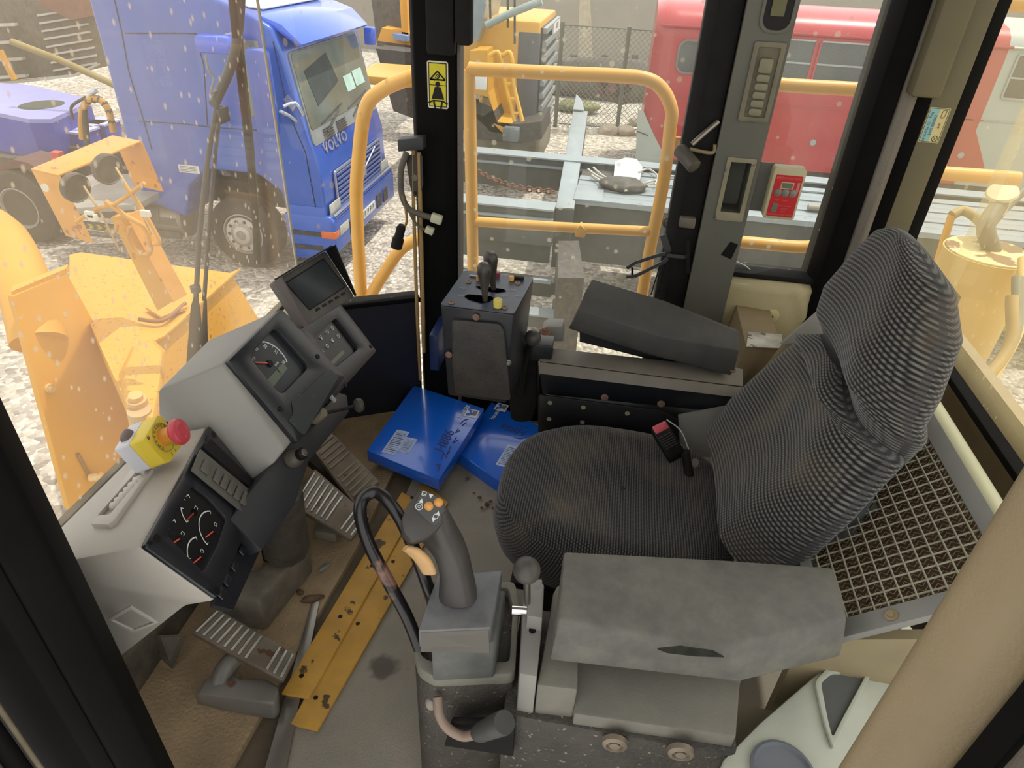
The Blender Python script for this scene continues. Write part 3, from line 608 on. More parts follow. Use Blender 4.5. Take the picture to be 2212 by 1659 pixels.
loft('back_shell',[[V((x,y,z)) for x,y,z in s] for s in ([(.40,.98,.36),(.47,.98,.38),(.47,1.40,.38),(.40,1.40,.36)],[(.43,.99,.56),(.53,.99,.58),(.53,1.38,.58),(.43,1.38,.56)],[(.50,1.06,.78),(.58,1.06,.79),(.58,1.32,.79),(.50,1.32,.78)])],shell,seat,bev=.01)
prism('shell_flap',[PZ(x,y,z) for x,y,z in ((1885,1085,.62),(1897,1095,.62),(1897,1142,.58),(1862,1160,.57),(1840,1150,.57))],(0,.05,0),shell,seat,bev=.003)
prism('shell_flap',[PZ(x,y,z) for x,y,z in ((1850,1160,.55),(1770,1215,.53),(1800,1235,.50),(1835,1190,.53))],(0,.05,0),shell,seat,bev=.003)
obox('suspension_base',(-.06,.98,.03),(.40,0,0),(0,.42,0),(0,0,.26),blkr,seat,bev=.01)
obox('seat_pan',(-.12,.98,.285),(.46,0,0),(0,.42,0),(0,0,.02),blk,seat,bev=.003)
# belt buckle
bk=T('belt_buckle','black seat belt buckle with a red release button beside the cushion','belt buckle',PZ(1440,960,.50))
fr_=Fr(PZ(1425,935,.56),(1,.25,0),(.25,-.4,.9))
a=PZ(1405,925,.56); b=PZ(1440,908,.56); d=PZ(1480,975,.50)
obox('housing',a,(b-a),(d-b)*1.0,V((.006,.02,-.03)),blk,bk,bev=.004)
obox('release_button',a+(b-a)*.1+V((0,0,.003)),(b-a)*.8,(d-b)*.22,V((0,0,-.006)),M('buckle red','#c0525c',.4),bk,bev=.002)
tube('stalk',[d,d+V((.02,-.01,-.06)),d+V((.04,-.03,-.12))],.011,blkr,bk)
for k in range(6): tube('rib',[a+(b-a)*.1+(d-b)*(.35+.07*k)+V((0,-.001,.001)),a+(b-a)*.85+(d-b)*(.35+.07*k)+V((0,-.001,.001))],.0009,steel,bk,seg=5,n=1)
tube('belt_webbing',[PZ(1500,1000,.45),PZ(1520,1015,.42),PZ(1545,1040,.40)],.012,M('webbing','#6d675e',.8),bk)
tube('buckle_wire',[b+V((0,0,.002)),PZ(1470,930,.56),PZ(1488,970,.52)],.0016,M('wire grey','#9b9a90'),bk)
# ================================================================== NEAR ARMREST CONSOLE
con=T('side_console','long dusty black side console carrying the near armrest by the open door','console',(.05,.7,0))
cdk=M('console vinyl','#2e2c2a',.6,var=.25,vs=8,dust=.3,dcol='#6a6252',bump=.35,bs=160,spots=.02,scol='#8a7c66',ss=110); cgr=M('console dusty top','#6d6a61',.65,var=.12,vs=6,dust=.5,dcol='#8d887b',bump=.1,bs=200)
obox('base',(-.075,.615,.02),(.385,.0,0),(0,.22,0),(0,0,.40),cdk,con,bev=.006)
obox('lower_flange',(-.06,.600,.095),(.40,.0,0),(0,.02,0),(0,0,.012),cgr,con,bev=.004)
prism('top_ledge',[PZ(x,y,.45) for x,y in ((1240,1542),(1590,1592),(1605,1400),(1245,1370))],(0,0,-.035),cgr,con,bev=.004)
prism('step_block',[PZ(x,y,.50) for x,y in ((1160,1480),(1248,1490),(1252,1270),(1205,1262),(1195,1280),(1175,1400))],(0,0,-.09),cgr,con,bev=.005)
prism('side_plate',[PZ(x,y,.525) for x,y in ((1122,1455),(1160,1462),(1172,1340),(1172,1250),(1132,1252),(1128,1340))],(0,0,-.11),plg,con,bev=.003)
prism('clevis',[PZ(x,y,.56) for x,y in ((1138,1330),(1172,1335),(1176,1262),(1168,1258),(1165,1272),(1140,1274))],(0,0,-.05),plg,con,bev=.003)
lathe('bolt_hole',PZ(1150,1362,.527),(0,0,1),[(.006,0),(.006,.001),(0,.001)],blk,con)
tube('rod',[PZ(1106,1318,.545),PZ(1140,1320,.545)],.0085,chrome,con,n=1)
for x,y in ((1328,1603),(1470,1622)):
    q=PY(x,y,.606); lathe('capped_screw',q,(0,-1,0),[(.021,-.002),(.020,.006),(.014,.009),(.012,.004),(.009,.004),(.0085,.008),(0,.009)],M('screw cap','#7d7263',.5,metal=.3,var=.2,dust=.3),con,seg=22)
# armrest pad
def armsec(bt,ft,fm,fl,bl): return [bt,ft,fm,fl,bl]
za=.63
secs=[]
for bt,ft,fl in (((1218,1190),(1206,1335),(1186,1428)),((1560,1208),(1560,1400),(1598,1474)),((1800,1225),(1830,1335),(1815,1420))):
    B=PZ(bt[0],bt[1],za); Fp=PZ(ft[0],ft[1],za-.004); Lp=PZ(fl[0],fl[1],za-.085)
    mid=(Fp+Lp)/2+V((0,-.006,.003)); secs.append([B+V((0,0,-.055)),B,(B+Fp)/2+V((0,0,.008)),Fp,mid,Lp,Lp+V((0,.03,-.004))])
loft('armrest_pad',secs,dust_blk,con,'scuffed black vinyl pad with a torn front edge',bev=.006)
tr=[PZ(x,y,.636) for x,y in ((1420,1385),(1470,1380),(1540,1390),(1562,1402),(1500,1400),(1440,1393))]
prism('tear',[p+V((0,-.014,.0)) for p in tr],(0,.004,-.002),M('tear foam','#2b2c25',.95,var=.4,vs=60),con)
obox('armrest_bracket',(.06,.73,.44),(.26,0,0),(0,.05,0),(0,0,.12),cgr,con,bev=.004)
# ball lever
lv=T('ball_lever','black ball-knob lever standing between the joystick and the near armrest','lever',PZ(1150,1300,.54))
c=PZ(1138,1232,.665); ball('knob',c,.022,M('knob black','#333331',.5,dust=.15),lv,sub=3); tube('stem',[c,c+V((.004,.01,-.09))],.006,steel,lv,n=1)
# joystick bin (outer casing) and joystick
ca=T('joystick_casing','dusty grey-black open casing that holds the joystick box','casing',PZ(1000,1560,.1))
oc=[PZ(x,y,.47) for x,y in ((892,1398),(903,1442),(938,1463),(1113,1455),(1122,1300),(1112,1255),(945,1262))]
ic=[PZ(x,y,.47) for x,y in ((905,1400),(914,1420),(945,1432),(1100,1428),(1108,1310),(1098,1270),(950,1275))]
cs=cgr
bm=bmesh.new()
lowr=[V((p.x,p.y,.33)) for p in oc]
ring('rim',rpoly(oc,.012),rpoly(ic,.008),(0,0,-.03),cgr,ca,bev=.003)
bprism(bm,[V((p.x,p.y,.445)) for p in oc],(0,0,-.42)); mk('shell',bm,cdk,ca,smooth=True,bev=.012)
prism('rubber_apron',[PY(960,1612,.60),PY(1108,1635,.60),PY(1112,1560,.60),PY(975,1560,.60)],(0,.01,0),blkr,ca,bev=.002)
jy=T('joystick','black pistol-grip joystick with two orange buttons and a tan trigger','joystick',PZ(985,1290,.5))
# box: top z .62
tq=[PZ(x,y,.61) for x,y in ((903,1362),(1060,1355),(1085,1232),(945,1240))]
dn_=V((0,0,-1))
bm=bmesh.new(); bprism(bm,tq,(0,0,-.045)); jbm=M('joystick box','#5a5c62',.38,var=.3,vs=14,dust=.35,dcol='#8f8e88'); mk('housing',bm,jbm,jy,smooth=True,bev=.003)
cc=sum(tq,V())/4
bm=bmesh.new(); bprism(bm,[cc+(p-cc)*.93+V((.012,.004,-.045)) for p in tq],(0,0,-.10)); mk('lower_housing',bm,M('box lower','#4b4d4d',.5,var=.25,vs=12,dust=.35,dcol='#7e7d72'),jy,smooth=True,bev=.006)
prism('front_plate',[PZ(x,y,z) for x,y,z in ((909,1364,.606),(1056,1358,.606),(1058,1408,.566),(910,1405,.566))],(0,-.002,-.001),M('glossy side','#57524a',.25,var=.15),jy)
# grip: swept rounded section
def sweep(name,path,secs,mat,parent,n=7,N=16):   # path point, (half width across, half depth), up vector twist
    P=catm(path,n); rings=[]; K=len(P); bm=bmesh.new()
    for i,p in enumerate(P):
        t=(P[min(i+1,K-1)]-P[max(i-1,0)]).normalized(); f=i/(K-1)*(len(secs)-1); a=int(min(f,len(secs)-2)); g=f-a
        wd=secs[a][0]*(1-g)+secs[a+1][0]*g; dp=secs[a][1]*(1-g)+secs[a+1][1]*g
        side=t.cross(V((0,1,.35)).normalized()).normalized(); dep=side.cross(t)
        r=[]
        for k in range(N):
            q=2*math.pi*k/N; cx,sy=math.cos(q),math.sin(q); e=2/2.6
            r.append(bm.verts.new(p+side*wd*math.copysign(abs(cx)**e,cx)+dep*dp*math.copysign(abs(sy)**e,sy)))
        rings.append(r)
    for a,b in zip(rings,rings[1:]):
        for k in range(N): bm.faces.new((a[k],a[(k+1)%N],b[(k+1)%N],b[k]))
    bm.faces.new(rings[0][::-1]); bm.faces.new(rings[-1]); return mk(name,bm,mat,parent,smooth=60)
gp_=M('grip black','#3d3b3a',.45,var=.12,dust=.3,dcol='#5c564e')
g=[PZ(x,y,z) for x,y,z in ((990,1290,.605),(985,1235,.65),(972,1188,.69),(948,1150,.725),(928,1118,.75),(915,1098,.765))]
sweep('grip',g,[(.031,.028),(.025,.025),(.0245,.025),(.029,.025),(.034,.022),(.030,.016)],gp_,jy)
# button face
hf=[(880,1140,.775),(875,1108,.79),(910,1060,.80),(948,1072,.79),(962,1100,.785),(958,1118,.78),(945,1130,.775),(930,1160,.765)]
hp=[PZ(*h) for h in hf]
ff=Fr(PZ(918,1105,.787),hp[4]-hp[1],V((0,0,1))); 
nrm=(hp[4]-hp[1]).cross(hp[2]-hp[0]).normalized()
if nrm.dot(CP-hp[0])<0: nrm=-nrm
ff=Fr(PZ(918,1105,.787),V((1,0,0))-nrm*nrm.x,nrm.cross(V((1,0,0))-nrm*nrm.x)); 
fp=[ff.P(x,y,0) for x,y in ((868,1122),(880,1090),(908,1058),(918,1056),(950,1074),(963,1092),(962,1106),(955,1113),(957,1128),(948,1140),(925,1160),(890,1170),(872,1150))]
bm=bmesh.new(); bprism(bm,rpoly(fp,.004,2),-ff.n*.03); mk('head',bm,gp_,jy,smooth=True,bev=.003)
pl2=[ff.P(x,y,.0012) for x,y in ((893,1096),(912,1062),(919,1061),(948,1077),(958,1092),(957,1105),(952,1112),(953,1124),(938,1137),(925,1128))]
prism('button_plate',rpoly(pl2,.003,2),-ff.n*.001,M('button plate','#42464b',.45,dust=.1),jy)
orb=M('button orange','#d79a4e',.45,var=.06)
for x,y in ((926,1094),(947,1086)): lathe('button',ff.P(x,y,.001),ff.n,[(.0068,0),(.0068,.001),(.0048,.0012),(.0048,.0035),(.0038,.0045),(0,.005)],orb,jy,seg=18)
bm=bmesh.new()
for x,y,r0,r1 in ((905,1095,.0045,.0055),(905,1095,.0015,.0022),(941,1116,.003,.004)): a,b=ff.px(x,y); barc(bm,ff,a,b,r0,r1,0,360,20,.0016)
for x,y,d_ in ((910,1082,1),(930,1073,-1),(936,1124,-1),(946,1109,1)):
    a,b=ff.px(x,y); k=.0035; bm.faces.new([bm.verts.new(ff.p(a+p*k,b+q*k*d_,.0016)) for p,q in ((-1,-1),(1,-1),(0,1))])
a,b=ff.px(916,1067); bstroke(bm,ff,[(a-.003,b-.003),(a+.003,b-.003),(a+.003,b+.003),(a-.003,b+.003),(a-.003,b-.003)],.001,.0016); bstroke(bm,ff,[(a-.003,b-.001),(a+.003,b-.001)],.001,.0016)
mk('printed_icons',bm,whitep,jy)
tg=[PZ(x,y,z) for x,y,z in ((886,1172,.745),(905,1180,.735),(925,1200,.715),(938,1225,.69))]
sweep('trigger',[p+V((-.004,-.012,0)) for p in tg],[(.007,.004),(.013,.006),(.014,.006),(.012,.005)],M('trigger tan','#c79c66',.5,var=.1,vs=30,dust=.15),jy,n=6,N=10)
# hoop
hm=M('hoop black','#1a1718',.28,var=.3,vs=20,spots=.75,scol='#7b5a4b',ss=10)
hh_=[PZ(x,y,z) for x,y,z in ((906,1400,.50),(878,1330,.56),(838,1255,.63),(797,1175,.69),(778,1110,.73),(786,1075,.745),(812,1063,.75),(840,1085,.742),(870,1130,.715),(900,1200,.66),(925,1270,.60),(937,1310,.54))]
hb=tube('safety_hoop',hh_,.0105,hm,seg=14,n=6); tag(hb,'bent black tube hoop with worn bare patches beside the joystick','hoop')
# tilt handle low at the front
th_=T('tilt_handle','bent brown rod with a black cylindrical grip under the joystick casing','handle',PY(950,1600,.58))
pts=[PY(945,1505,.62),PY(950,1545,.60),PY(970,1575,.59),PY(1000,1590,.585),PY(1030,1585,.58)]
tube('rod',pts,.0085,M('brown rod','#7c665a',.5,var=.2,dust=.3),th_)
a=PY(1030,1585,.58); b=PY(1090,1560,.555)
lathe('grip',a,b-a,[(.008,0),(.013,.004),(.016,.02),(.0185,(b-a).length*.95),(.0175,(b-a).length),(0,(b-a).length)],M('grip rubber','#2d3133',.6,dust=.1),th_,seg=22)
ball('rod_end',PY(932,1518,.635),.014,M('pale joint','#8d857a'),th_,sc=(.8,.8,1.2))
# ================================================================== FAR CONSOLE
fcn=T('side_console','navy metal side console with rusty bolts under the far armrest','console',(.1,1.5,.1))
navy=M('navy metal','#15181f',.4,var=.3,vs=6,dust=.12,dcol='#4c4a44'); dtop=M('dusty console top','#6c675e',.6,var=.15,dust=.4,dcol='#8c8376')
yb,yf=1.56,1.48
def rail(pf,x): pass
A=[PY(1168,752,1.56),PY(1604,800,1.56)]; B=[PY(1165,783,1.49),PY(1604,838,1.49)]; Cc=[PY(1165,805,1.47),PY(1604,858,1.47)]; D=[PY(1172,852,1.49),PY(1560,892,1.49)]
loft('rail',[[A[0],B[0],Cc[0],D[0],D[0]+V((0,.1,0))],[A[1],B[1],Cc[1],PY(1600,895,1.49),PY(1600,895,1.49)+V((0,.1,0))]],navy,fcn,bev=.003)
prism('top_skin',[A[0]+V((.0,0,.001)),A[1]+V((0,0,.001)),B[1]+V((0,0,.003)),B[0]+V((0,0,.003))],(0,0,.003),dtop,fcn,bev=.001)
prism('front_skin',[B[0]+V((0,-.001,.003)),B[1]+V((0,-.001,.003)),Cc[1]+V((0,-.002,0)),Cc[0]+V((0,-.002,0))],(0,-.003,0),dtop,fcn,bev=.001)
rb_=M('rust bolt','#7d6354',.7,var=.3,vs=50)
for x,y in ((1306,858),(1428,872)): bolt(PY(x,y,1.484),(0,-1,0),.010,rb_,fcn)
pq=[PY(x,y,1.455) for x,y in ((1162,853),(1200,858),(1430,888),(1462,905),(1468,960),(1440,1010),(1162,1010))]
prism('hole_plate',rpoly(pq,.012),(0,.006,0),M('plate black','#0d0e12',.4,var=.3,dust=.08,dcol='#4c463f'),fcn,bev=.0015)
for x,y in ((1188,870),(1260,880),(1355,893),(1186,905),(1258,912)): lathe('plate_hole',PY(x,y,1.4535),(0,-1,0),[(.0065,0),(.0065,.001),(0,.001)],M('hole beige','#8d8371',.7),fcn,seg=12)
prism('lower_panel',[PY(x,y,1.47) for x,y in ((1465,900),(1570,880),(1580,990),(1470,985))],(0,.01,0),plg,fcn)
obox('pedestal',(-.12,1.475,.02),(.44,0,0),(0,.12,0),(0,0,.42),navy,fcn,bev=.004)
prism('front_tab',[PY(x,y,1.62) for x,y in ((1170,712),(1180,705),(1215,706),(1217,738),(1170,738))],(0,.05,0),plg,fcn,bev=.003)
lathe('washer',PZ(1178,718,.66),(0,0,1),[(.016,0),(.016,.003),(.008,.004),(.007,.009),(0,.009)],rust,fcn)
prism('hinge_plate',[PY(x,y,1.58) for x,y in ((1398,745),(1604,800),(1596,812),(1420,790),(1392,785))],(0,.006,0),dtop,fcn)
bolt(PY(1583,800,1.51),(0,-.3,1),.008,rb_,fcn)
ar=T('armrest','raised matt black vinyl armrest pad on the far side of the seat','armrest',PY(1400,800,1.55))
L=lambda x,y,v:PY(x,y,v)
secs=[[L(1279,602,1.63),L(1262,632,1.575),L(1250,668,1.54),L(1237,700,1.535),L(1226,710,1.54),V(L(1226,710,1.54))+V((.02,.06,-.004))],
      [L(1440,650,1.62),L(1430,690,1.565),L(1425,725,1.53),L(1412,760,1.525),L(1400,766,1.53),V(L(1400,766,1.53))+V((0,.06,-.004))],
      [L(1594,712,1.58),L(1598,722,1.55),L(1597,757,1.51),L(1588,800,1.505),L(1578,812,1.51),V(L(1578,812,1.51))+V((-.01,.06,0))]]
loft('pad',secs,M('armrest vinyl','#383837',.6,var=.12,dust=.35,dcol='#62605a',bump=.12,bs=350),ar,bev=.004)
prism('under_bracket',[L(1252,708,1.57),L(1400,757,1.57),L(1560,800,1.57),L(1400,775,1.57),L(1252,738,1.57)],(0,.03,0),navy,ar)
# ================================================================== RIGHT LEVER POD
pod=T('lever_pod','black metal control pod with two levers and coloured push buttons by the far pillar','control pod',PY(1050,860,1.5))
zt_=.80
q=[PZ(x,y,zt_) for x,y in ((951,660),(1110,680),(1153,602),(1003,586))]
fl=[PY(x,y,q[0].y) for x,y in ((968,850),(1105,868))]
podm=M('pod black metal','#1b1f28',.38,var=.2,dust=.16,dcol='#5f5b52')
low=[q[0]+V((.012,.01,-.25)),q[1]+V((-.01,.01,-.25)),q[2]+V((-.01,-.03,-.25)),q[3]+V((.012,-.03,-.25))]
bm=bmesh.new(); R0=[bm.verts.new(p) for p in q]; R1=[bm.verts.new(p) for p in low]
bm.faces.new(R0); bm.faces.new(R1[::-1])
for i in range(4): bm.faces.new((R0[i],R1[i],R1[(i+1)%4],R0[(i+1)%4]))
mk('housing',bm,podm,pod,smooth=True,bev=.005)
prism('top_plate',[p+V((0,0,.001)) for p in rpoly([q[0],q[1],q[2],q[3]],.008)],(0,0,.002),M('pod top','#3b4453',.4,var=.2,vs=14,dust=.15,dcol='#77787a'),pod)
ft_=Fr(q[0]+V((0,0,.004)),q[1]-q[0],q[3]-q[0])
for pts,nm in (([(1003,640),(1012,636),(1060,640),(1068,645),(1055,652),(1040,655),(1012,647)],'lever_slot'),([(1027,619),(1040,618),(1088,625),(1094,629),(1075,632),(1045,628)],'lever_slot')):
    prism(nm,[ft_.P(x,y,.0006) for x,y in pts],-ft_.n*.0006,M('void black','#030303',1,spec=0) if 'void black' not in bpy.data.materials else bpy.data.materials['void black'],pod)
lvm=M('lever black','#1e1b1c',.35,dust=.12)
for (bx,by),(tx,ty),h in (((1048,650),(1045,595),.085),((1066,625),(1058,580),.085)):
    b0=ft_.P(bx,by); tp_=PY(tx,ty,b0.y+.0); tp_=V((b0.x+ (tp_.x-b0.x)*1.0,b0.y,b0.z+h))
    ax=(tp_-b0).normalized(); Lh=(tp_-b0).length
    lv_=lathe('lever',b0,ax,[(.006,0),(.007,.02),(.012,Lh*.55),(.0165,Lh*.85),(.016,Lh*.97),(.010,Lh*1.07),(0,Lh*1.1)],lvm,pod,seg=18)
pin=M('knurled plastic','#a3a39a',.4)
for x,y,cn,m_,r in ((1075,663,'yellow',M('pod yellow','#c9b95a',.5),.010),(1075,598,'r',M('pod red','#7d2f3d',.4),.006),(1105,606,'o',M('pod orange','#d8a35e',.5),.006),(1034,606,'o2',M('pod amber','#b98d55',.5),.006)):
    p=ft_.P(x,y); lathe('push_button',p,ft_.n,[(r*.95,0),(r*.95,r*.8),(r,r*.8),(r,r*1.8),(r*.8,r*2),(0,r*2)],m_,pod,seg=18)
for x,y in ((975,654),(1012,609),(1090,665),(1118,612)): lathe('screw',ft_.P(x,y),ft_.n,[(.0075,0),(.0065,.003),(.003,.0035),(.0028,.002),(0,.002)],rb_,pod,seg=12)
obox('rocker_switch',ft_.P(1100,603,.0),ft_.u*.035,ft_.v*.012,ft_.n*.008,blk,pod,bev=.002)
obox('indicator',ft_.P(1014,598,.0),ft_.u*.018,ft_.v*.008,ft_.n*.003,steel,pod)
ink=M('faded ink','#8f99a8',.6)
for x,y in ((1000,623),(996,640),(1107,627),(1090,640),(1120,640)):
    a,b=ft_.px(x,y); bm=bmesh.new(); bstroke(bm,ft_,[(a-.008,b),(a-.004,b+.002),(a,b-.001),(a+.004,b+.002),(a+.008,b)],.0014,.001); mk('faded_mark',bm,ink,pod)
ffr=Fr(q[0]+V((0,-.002,0)),q[1]-q[0],V((0,0,1)))
prism('front_cover',rpoly([ffr.P(x,y,.008) for x,y in ((977,688),(1080,697),(1090,712),(1098,800),(1104,862),(985,848),(978,780))],.008),-ffr.n*.008,M('cover black','#1c1d21',.45,var=.1,dust=.12,bump=.2,bs=300),pod,bev=.002)
for x,y in ((1029,684),(970,765),(1098,782)): bolt(ffr.P(x,y,.002),ffr.n,.008,rb_ if x<1090 else steel,pod)
pk=T('ball_lever','black ball-knob lever on the right flank of the lever pod','lever',PY(1135,790,1.5))
c=PY(1151,730,1.44); ball('knob',c,.021,M('knob black 2','#2a2a2b',.5,dust=.12),pk,sub=3); tube('stem',[c,PY(1135,775,1.47),PY(1128,850,1.50)],.008,blkr,pk)
tube('spring_cover',[PY(1132,762,1.49),PY(1126,792,1.50)],.013,M('tan plastic','#6c6148',.6),pk,n=1)
pe=T('pod_pedestal','black pedestal arm hanging below the lever pod onto the blue boxes','pedestal',PY(1120,900,1.5))
prism('arm',rpoly([PY(x,y,1.52) for x,y in ((1100,860),(1108,790),(1158,775),(1160,868),(1150,905),(1140,912),(1118,912),(1103,905))],.008),(0,.05,0),blkr,pe,bev=.003)
_g0=PY(929,800,1.80); _g1=PY(956,706,1.86); bx=box('cable_guard',_g0,(_g1.x,1.95,_g1.z),M('navy guard','#20305c',.4,var=.3),bev=.004); tag(bx,'narrow navy metal guard standing between the front right pillar and the lever pod','guard')
obox('pod_arm',(-.20,1.50,.56),(.09,0,0),(0,.06,0),(0,0,.05),navy,pod,bev=.004)
# ================================================================== BOXES
blue=M('carton blue','#1560cf',.22,var=.06,vs=3,coat=.6,spec=.6); sideb=M('carton blue side','#0f47a8',.25,var=.06,coat=.5)
def carton(label,px,z,depth,sidez,texts):
    t=T('parts_box',label,'box',sum([PZ(x,y,zz) for (x,y),zz in zip(px,z)],V())/4-V((0,0,.05)),'blue spare part boxes on the floor')
    P=[PZ(x,y,zz) for (x,y),zz in zip(px,z)]     # TL TR BR BL
    n=(P[1]-P[0]).cross(P[3]-P[0]).normalized(); n=n if n.z>0 else -n
    bm=bmesh.new(); bprism(bm,P,-n*depth); mk('carton',bm,blue,t,smooth=True,bev=.003)
    return t,P,n
bt,P,n=carton('blue glossy carton on top of the other, film-wrapped, mark at its far corner',((894,832),(1046,882),(948,1037),(792,973)),(.115,.115,.105,.105),.045,0,None)
fbx=Fr(P[3],P[0]-P[3],(P[3]-P[2]))   # reads along the long edge toward far side
def boxart(fr,parent,logo,l1,l2,hand,marks,rt,sc=1):
    a,b=fr.px(*logo); k=.022*sc
    bm=bmesh.new(); bquad(bm,fr,a-k,b-k,a+k,b+k,.0005); 
    mk('logo_square',bm,whitep,parent)
    bm=bmesh.new(); bm.faces.new([bm.verts.new(fr.p(a+x*k,b+y*k,.0009)) for x,y in ((-.8,.8),(-.3,.8),(.1,.25),(.55,.8),(.8,.8),(.8,.1),(.2,.1),(-.2,-.3),(-.8,.3))])
    mk('logo_mark',bm,M('logo blue','#1b5cc4',.4),parent)
    bm=bmesh.new(); bquad(bm,fr,a-.5*k,b-.8*k,a+.75*k,b-.05*k,.0009); mk('logo_block',bm,M('logo grey','#6c6f7d',.5),parent)
    a,b=fr.px(*l1); text('lettering','baumag',fr,a,b,.025*sc,whitep,parent,rot=rt,c=.0008)
    for (x,y,w_,h_) in l2: 
        a,b=fr.px(x,y); bm=bmesh.new(); bm2=[]
        rr_=rr(fr,a-w_/2,b-h_/2,a+w_/2,b+h_/2,.003,c=.0008); bm.faces.new([bm.verts.new(p) for p in rr_]); mk('label',bm,M('label paper','#a9b9dc',.5,var=.15,vs=90),parent)
        bm=bmesh.new()
        for k2 in range(12): u=a-w_/2+w_*(.08+.07*k2); bquad(bm,fr,u,b-h_*.38,u+w_*random.uniform(.01,.035),b+h_*.38,.0011)
        mk('barcode',bm,M('bar ink','#44507a',.6),parent)
    pen=M('pen','#2b2a6c',.6)
    for s_,x,y,z_,r_ in hand: a,b=fr.px(x,y); text('handwriting',s_,fr,a,b,z_*sc,pen,parent,rot=r_,c=.0009,shear=.2)
    bm=bmesh.new()
    for st_ in marks:
        for w3 in st_: pass
        bstroke(bm,fr,[fr.px(x,y) for x,y in st_],.0035,.0009)
    mk('pen_strokes',bm,pen,parent)
boxart(fbx,bt,(1019,893),(1001,889),((855,955,.120,.045),(880,962,.075,.040)),(('988H',960,950,.05,math.pi),),
 (((990,926),(984,935),(994,930)),((995,915),(1002,908),(1012,905)),((998,920),(1008,912)),((990,950),(978,958),(986,944)),((972,975),(965,983),(974,964)),((953,995),(958,978),(966,990)),((945,1012),(952,1003),(942,1005)),((950,1007),(946,1018))),0)
b2,P2,n2=carton('blue glossy carton underneath, partly hidden by the seat cushion',((1062,868),(1185,930),(1078,1040),(985,975)),(.06,.06,.06,.06),.055,0,None)
fb2=Fr(P2[3],P2[0]-P2[3],(P2[3]-P2[2]))
boxart(fb2,b2,(1083,880),(1071,893),((1098,985,.115,.045),),(('988H',1105,928,.045,math.radians(-95)),),(((1125,920),(1132,926),(1140,922)),((1110,945),(1125,948),(1135,945))),math.radians(0))
# ================================================================== DASH: upper cluster
up=T('instrument_cluster','grey hooded instrument cluster with round speedometer on the steering column','instrument panel',PZ(600,900,.5))
TLu=PZ(481,785,.80); TRu=V((TLu.x,PX(598,668,TLu.x).y,.80)); 
BLp=None
TRu=PX(600,668,TLu.x); TRu.z=.80
# face plane: contains TL->+y and slants down toward the operator
fv=V((-.60,0,.80)).normalized()
fu=Fr(TLu,(0,1,0),fv)
def FP(x,y,c=0): return fu.P(x,y,c)
face=[FP(481,785),FP(600,669),FP(738,820),FP(615,972)]
back=-fu.n
rear=[PZ(341,843,.79),PZ(452,732,.79)]
# hood
Rx=-.90
def toX(p,x,dz=0): return V((x,p.y,p.z+dz))
rl0=PZ(341,843,face[0].z-.02); rl1=PZ(450,733,face[1].z-.02); rb0=PZ(338,890,face[0].z-.08); 
lowb=PZ(552,1050,face[3].z-.06)
bm=bmesh.new()
f0,f1,f2,f3=face
vs_=[f0,f1,f2,f3,rl0,rl1,V((rl1.x+.03,rl1.y,rl1.z-.12)),rb0+V((.0,0,-.01)),lowb,V((lowb.x,f2.y,lowb.z))]
vb=[bm.verts.new(p) for p in vs_]
F_=lambda *i: bm.faces.new([vb[k] for k in i])
F_(0,1,2,3); F_(0,4,5,1); F_(0,3,8,7,4); F_(1,5,6,9,2); F_(3,2,9,8); F_(4,7,6,5); F_(7,8,9,6)
mk('hood',bm,plg,up,smooth=True,bev=.006,ang=.3)
def win(x0,y0): pass
def facepoly(fr,pix,c): return [fr.P(x,y,c) for x,y in pix]
bz=[(485,784),(600,672),(738,818),(634,961)]
wn=[(530,775),(586,712),(660,797),(599,860)]
bm_o=rpoly(facepoly(fu,bz,.012),.006,5)
bm_i=rpoly(facepoly(fu,wn,.012),.018,5)
ring('bezel',bm_o,bm_i,-fu.n*.014,dkb,up,bev=.0015)
prism('dial_plate',rpoly(facepoly(fu,wn,.001),.012,5),-fu.n*.001,M('dial dark','#2d3034',.35,var=.25,vs=10),up)
cu_,cv_=fu.px(581,786)
R1=abs(fu.px(538,786)[0]-cu_); 
ex=[fu.px(x,y) for x,y in ((540,770),(560,740),(597,745),(617,778),(541,800))]
R1=sum(math.hypot(a-cu_,b-cv_) for a,b in ex)/5
bm=bmesh.new(); barc(bm,fu,cu_,cv_,R1*.94,R1,-30,158,40,.0015)
for k in range(8):
    a=math.radians(-30+188*k/7); bstroke(bm,fu,[(cu_+R1*.84*math.cos(a),cv_+R1*.84*math.sin(a)),(cu_+R1*math.cos(a),cv_+R1*math.sin(a))],.0012,.0016)
mk('dial_scale',bm,whitep,up)
for k,s_ in enumerate(('30','25','20','15','10','5')):
    a=math.radians(-32+202*k/5); text('numeral',s_,fu,cu_+R1*.76*math.cos(a),cv_+R1*.76*math.sin(a),.011,whitep,up,c=.0016)
text('lettering','km/h',fu,cu_+R1*.3,cv_-R1*.22,.007,whitep,up,c=.0016)
bm=bmesh.new(); a,b=fu.px(548,784); bstroke(bm,fu,[(a,b),(cu_,cv_)],.0028,.004); mk('needle',bm,org,up)
lathe('needle_hub',fu.p(cu_,cv_,.001),fu.n,[(.008,0),(.007,.004),(0,.004)],blk,up)
for pix in (((575,822),(596,800),(608,812),(588,838)),((598,796),(610,785),(620,797),(608,812))): prism('lcd',facepoly(fu,pix,.002),-fu.n*.001,lcd,up)
prism('lower_plate',rpoly(facepoly(fu,((620,872),(632,868),(699,803),(706,803),(722,819),(650,942),(643,944),(613,914),(624,899)),.0135),.004,3),-fu.n*.001,M('lower plate','#2f3435',.4,var=.1),up)
bm=bmesh.new()
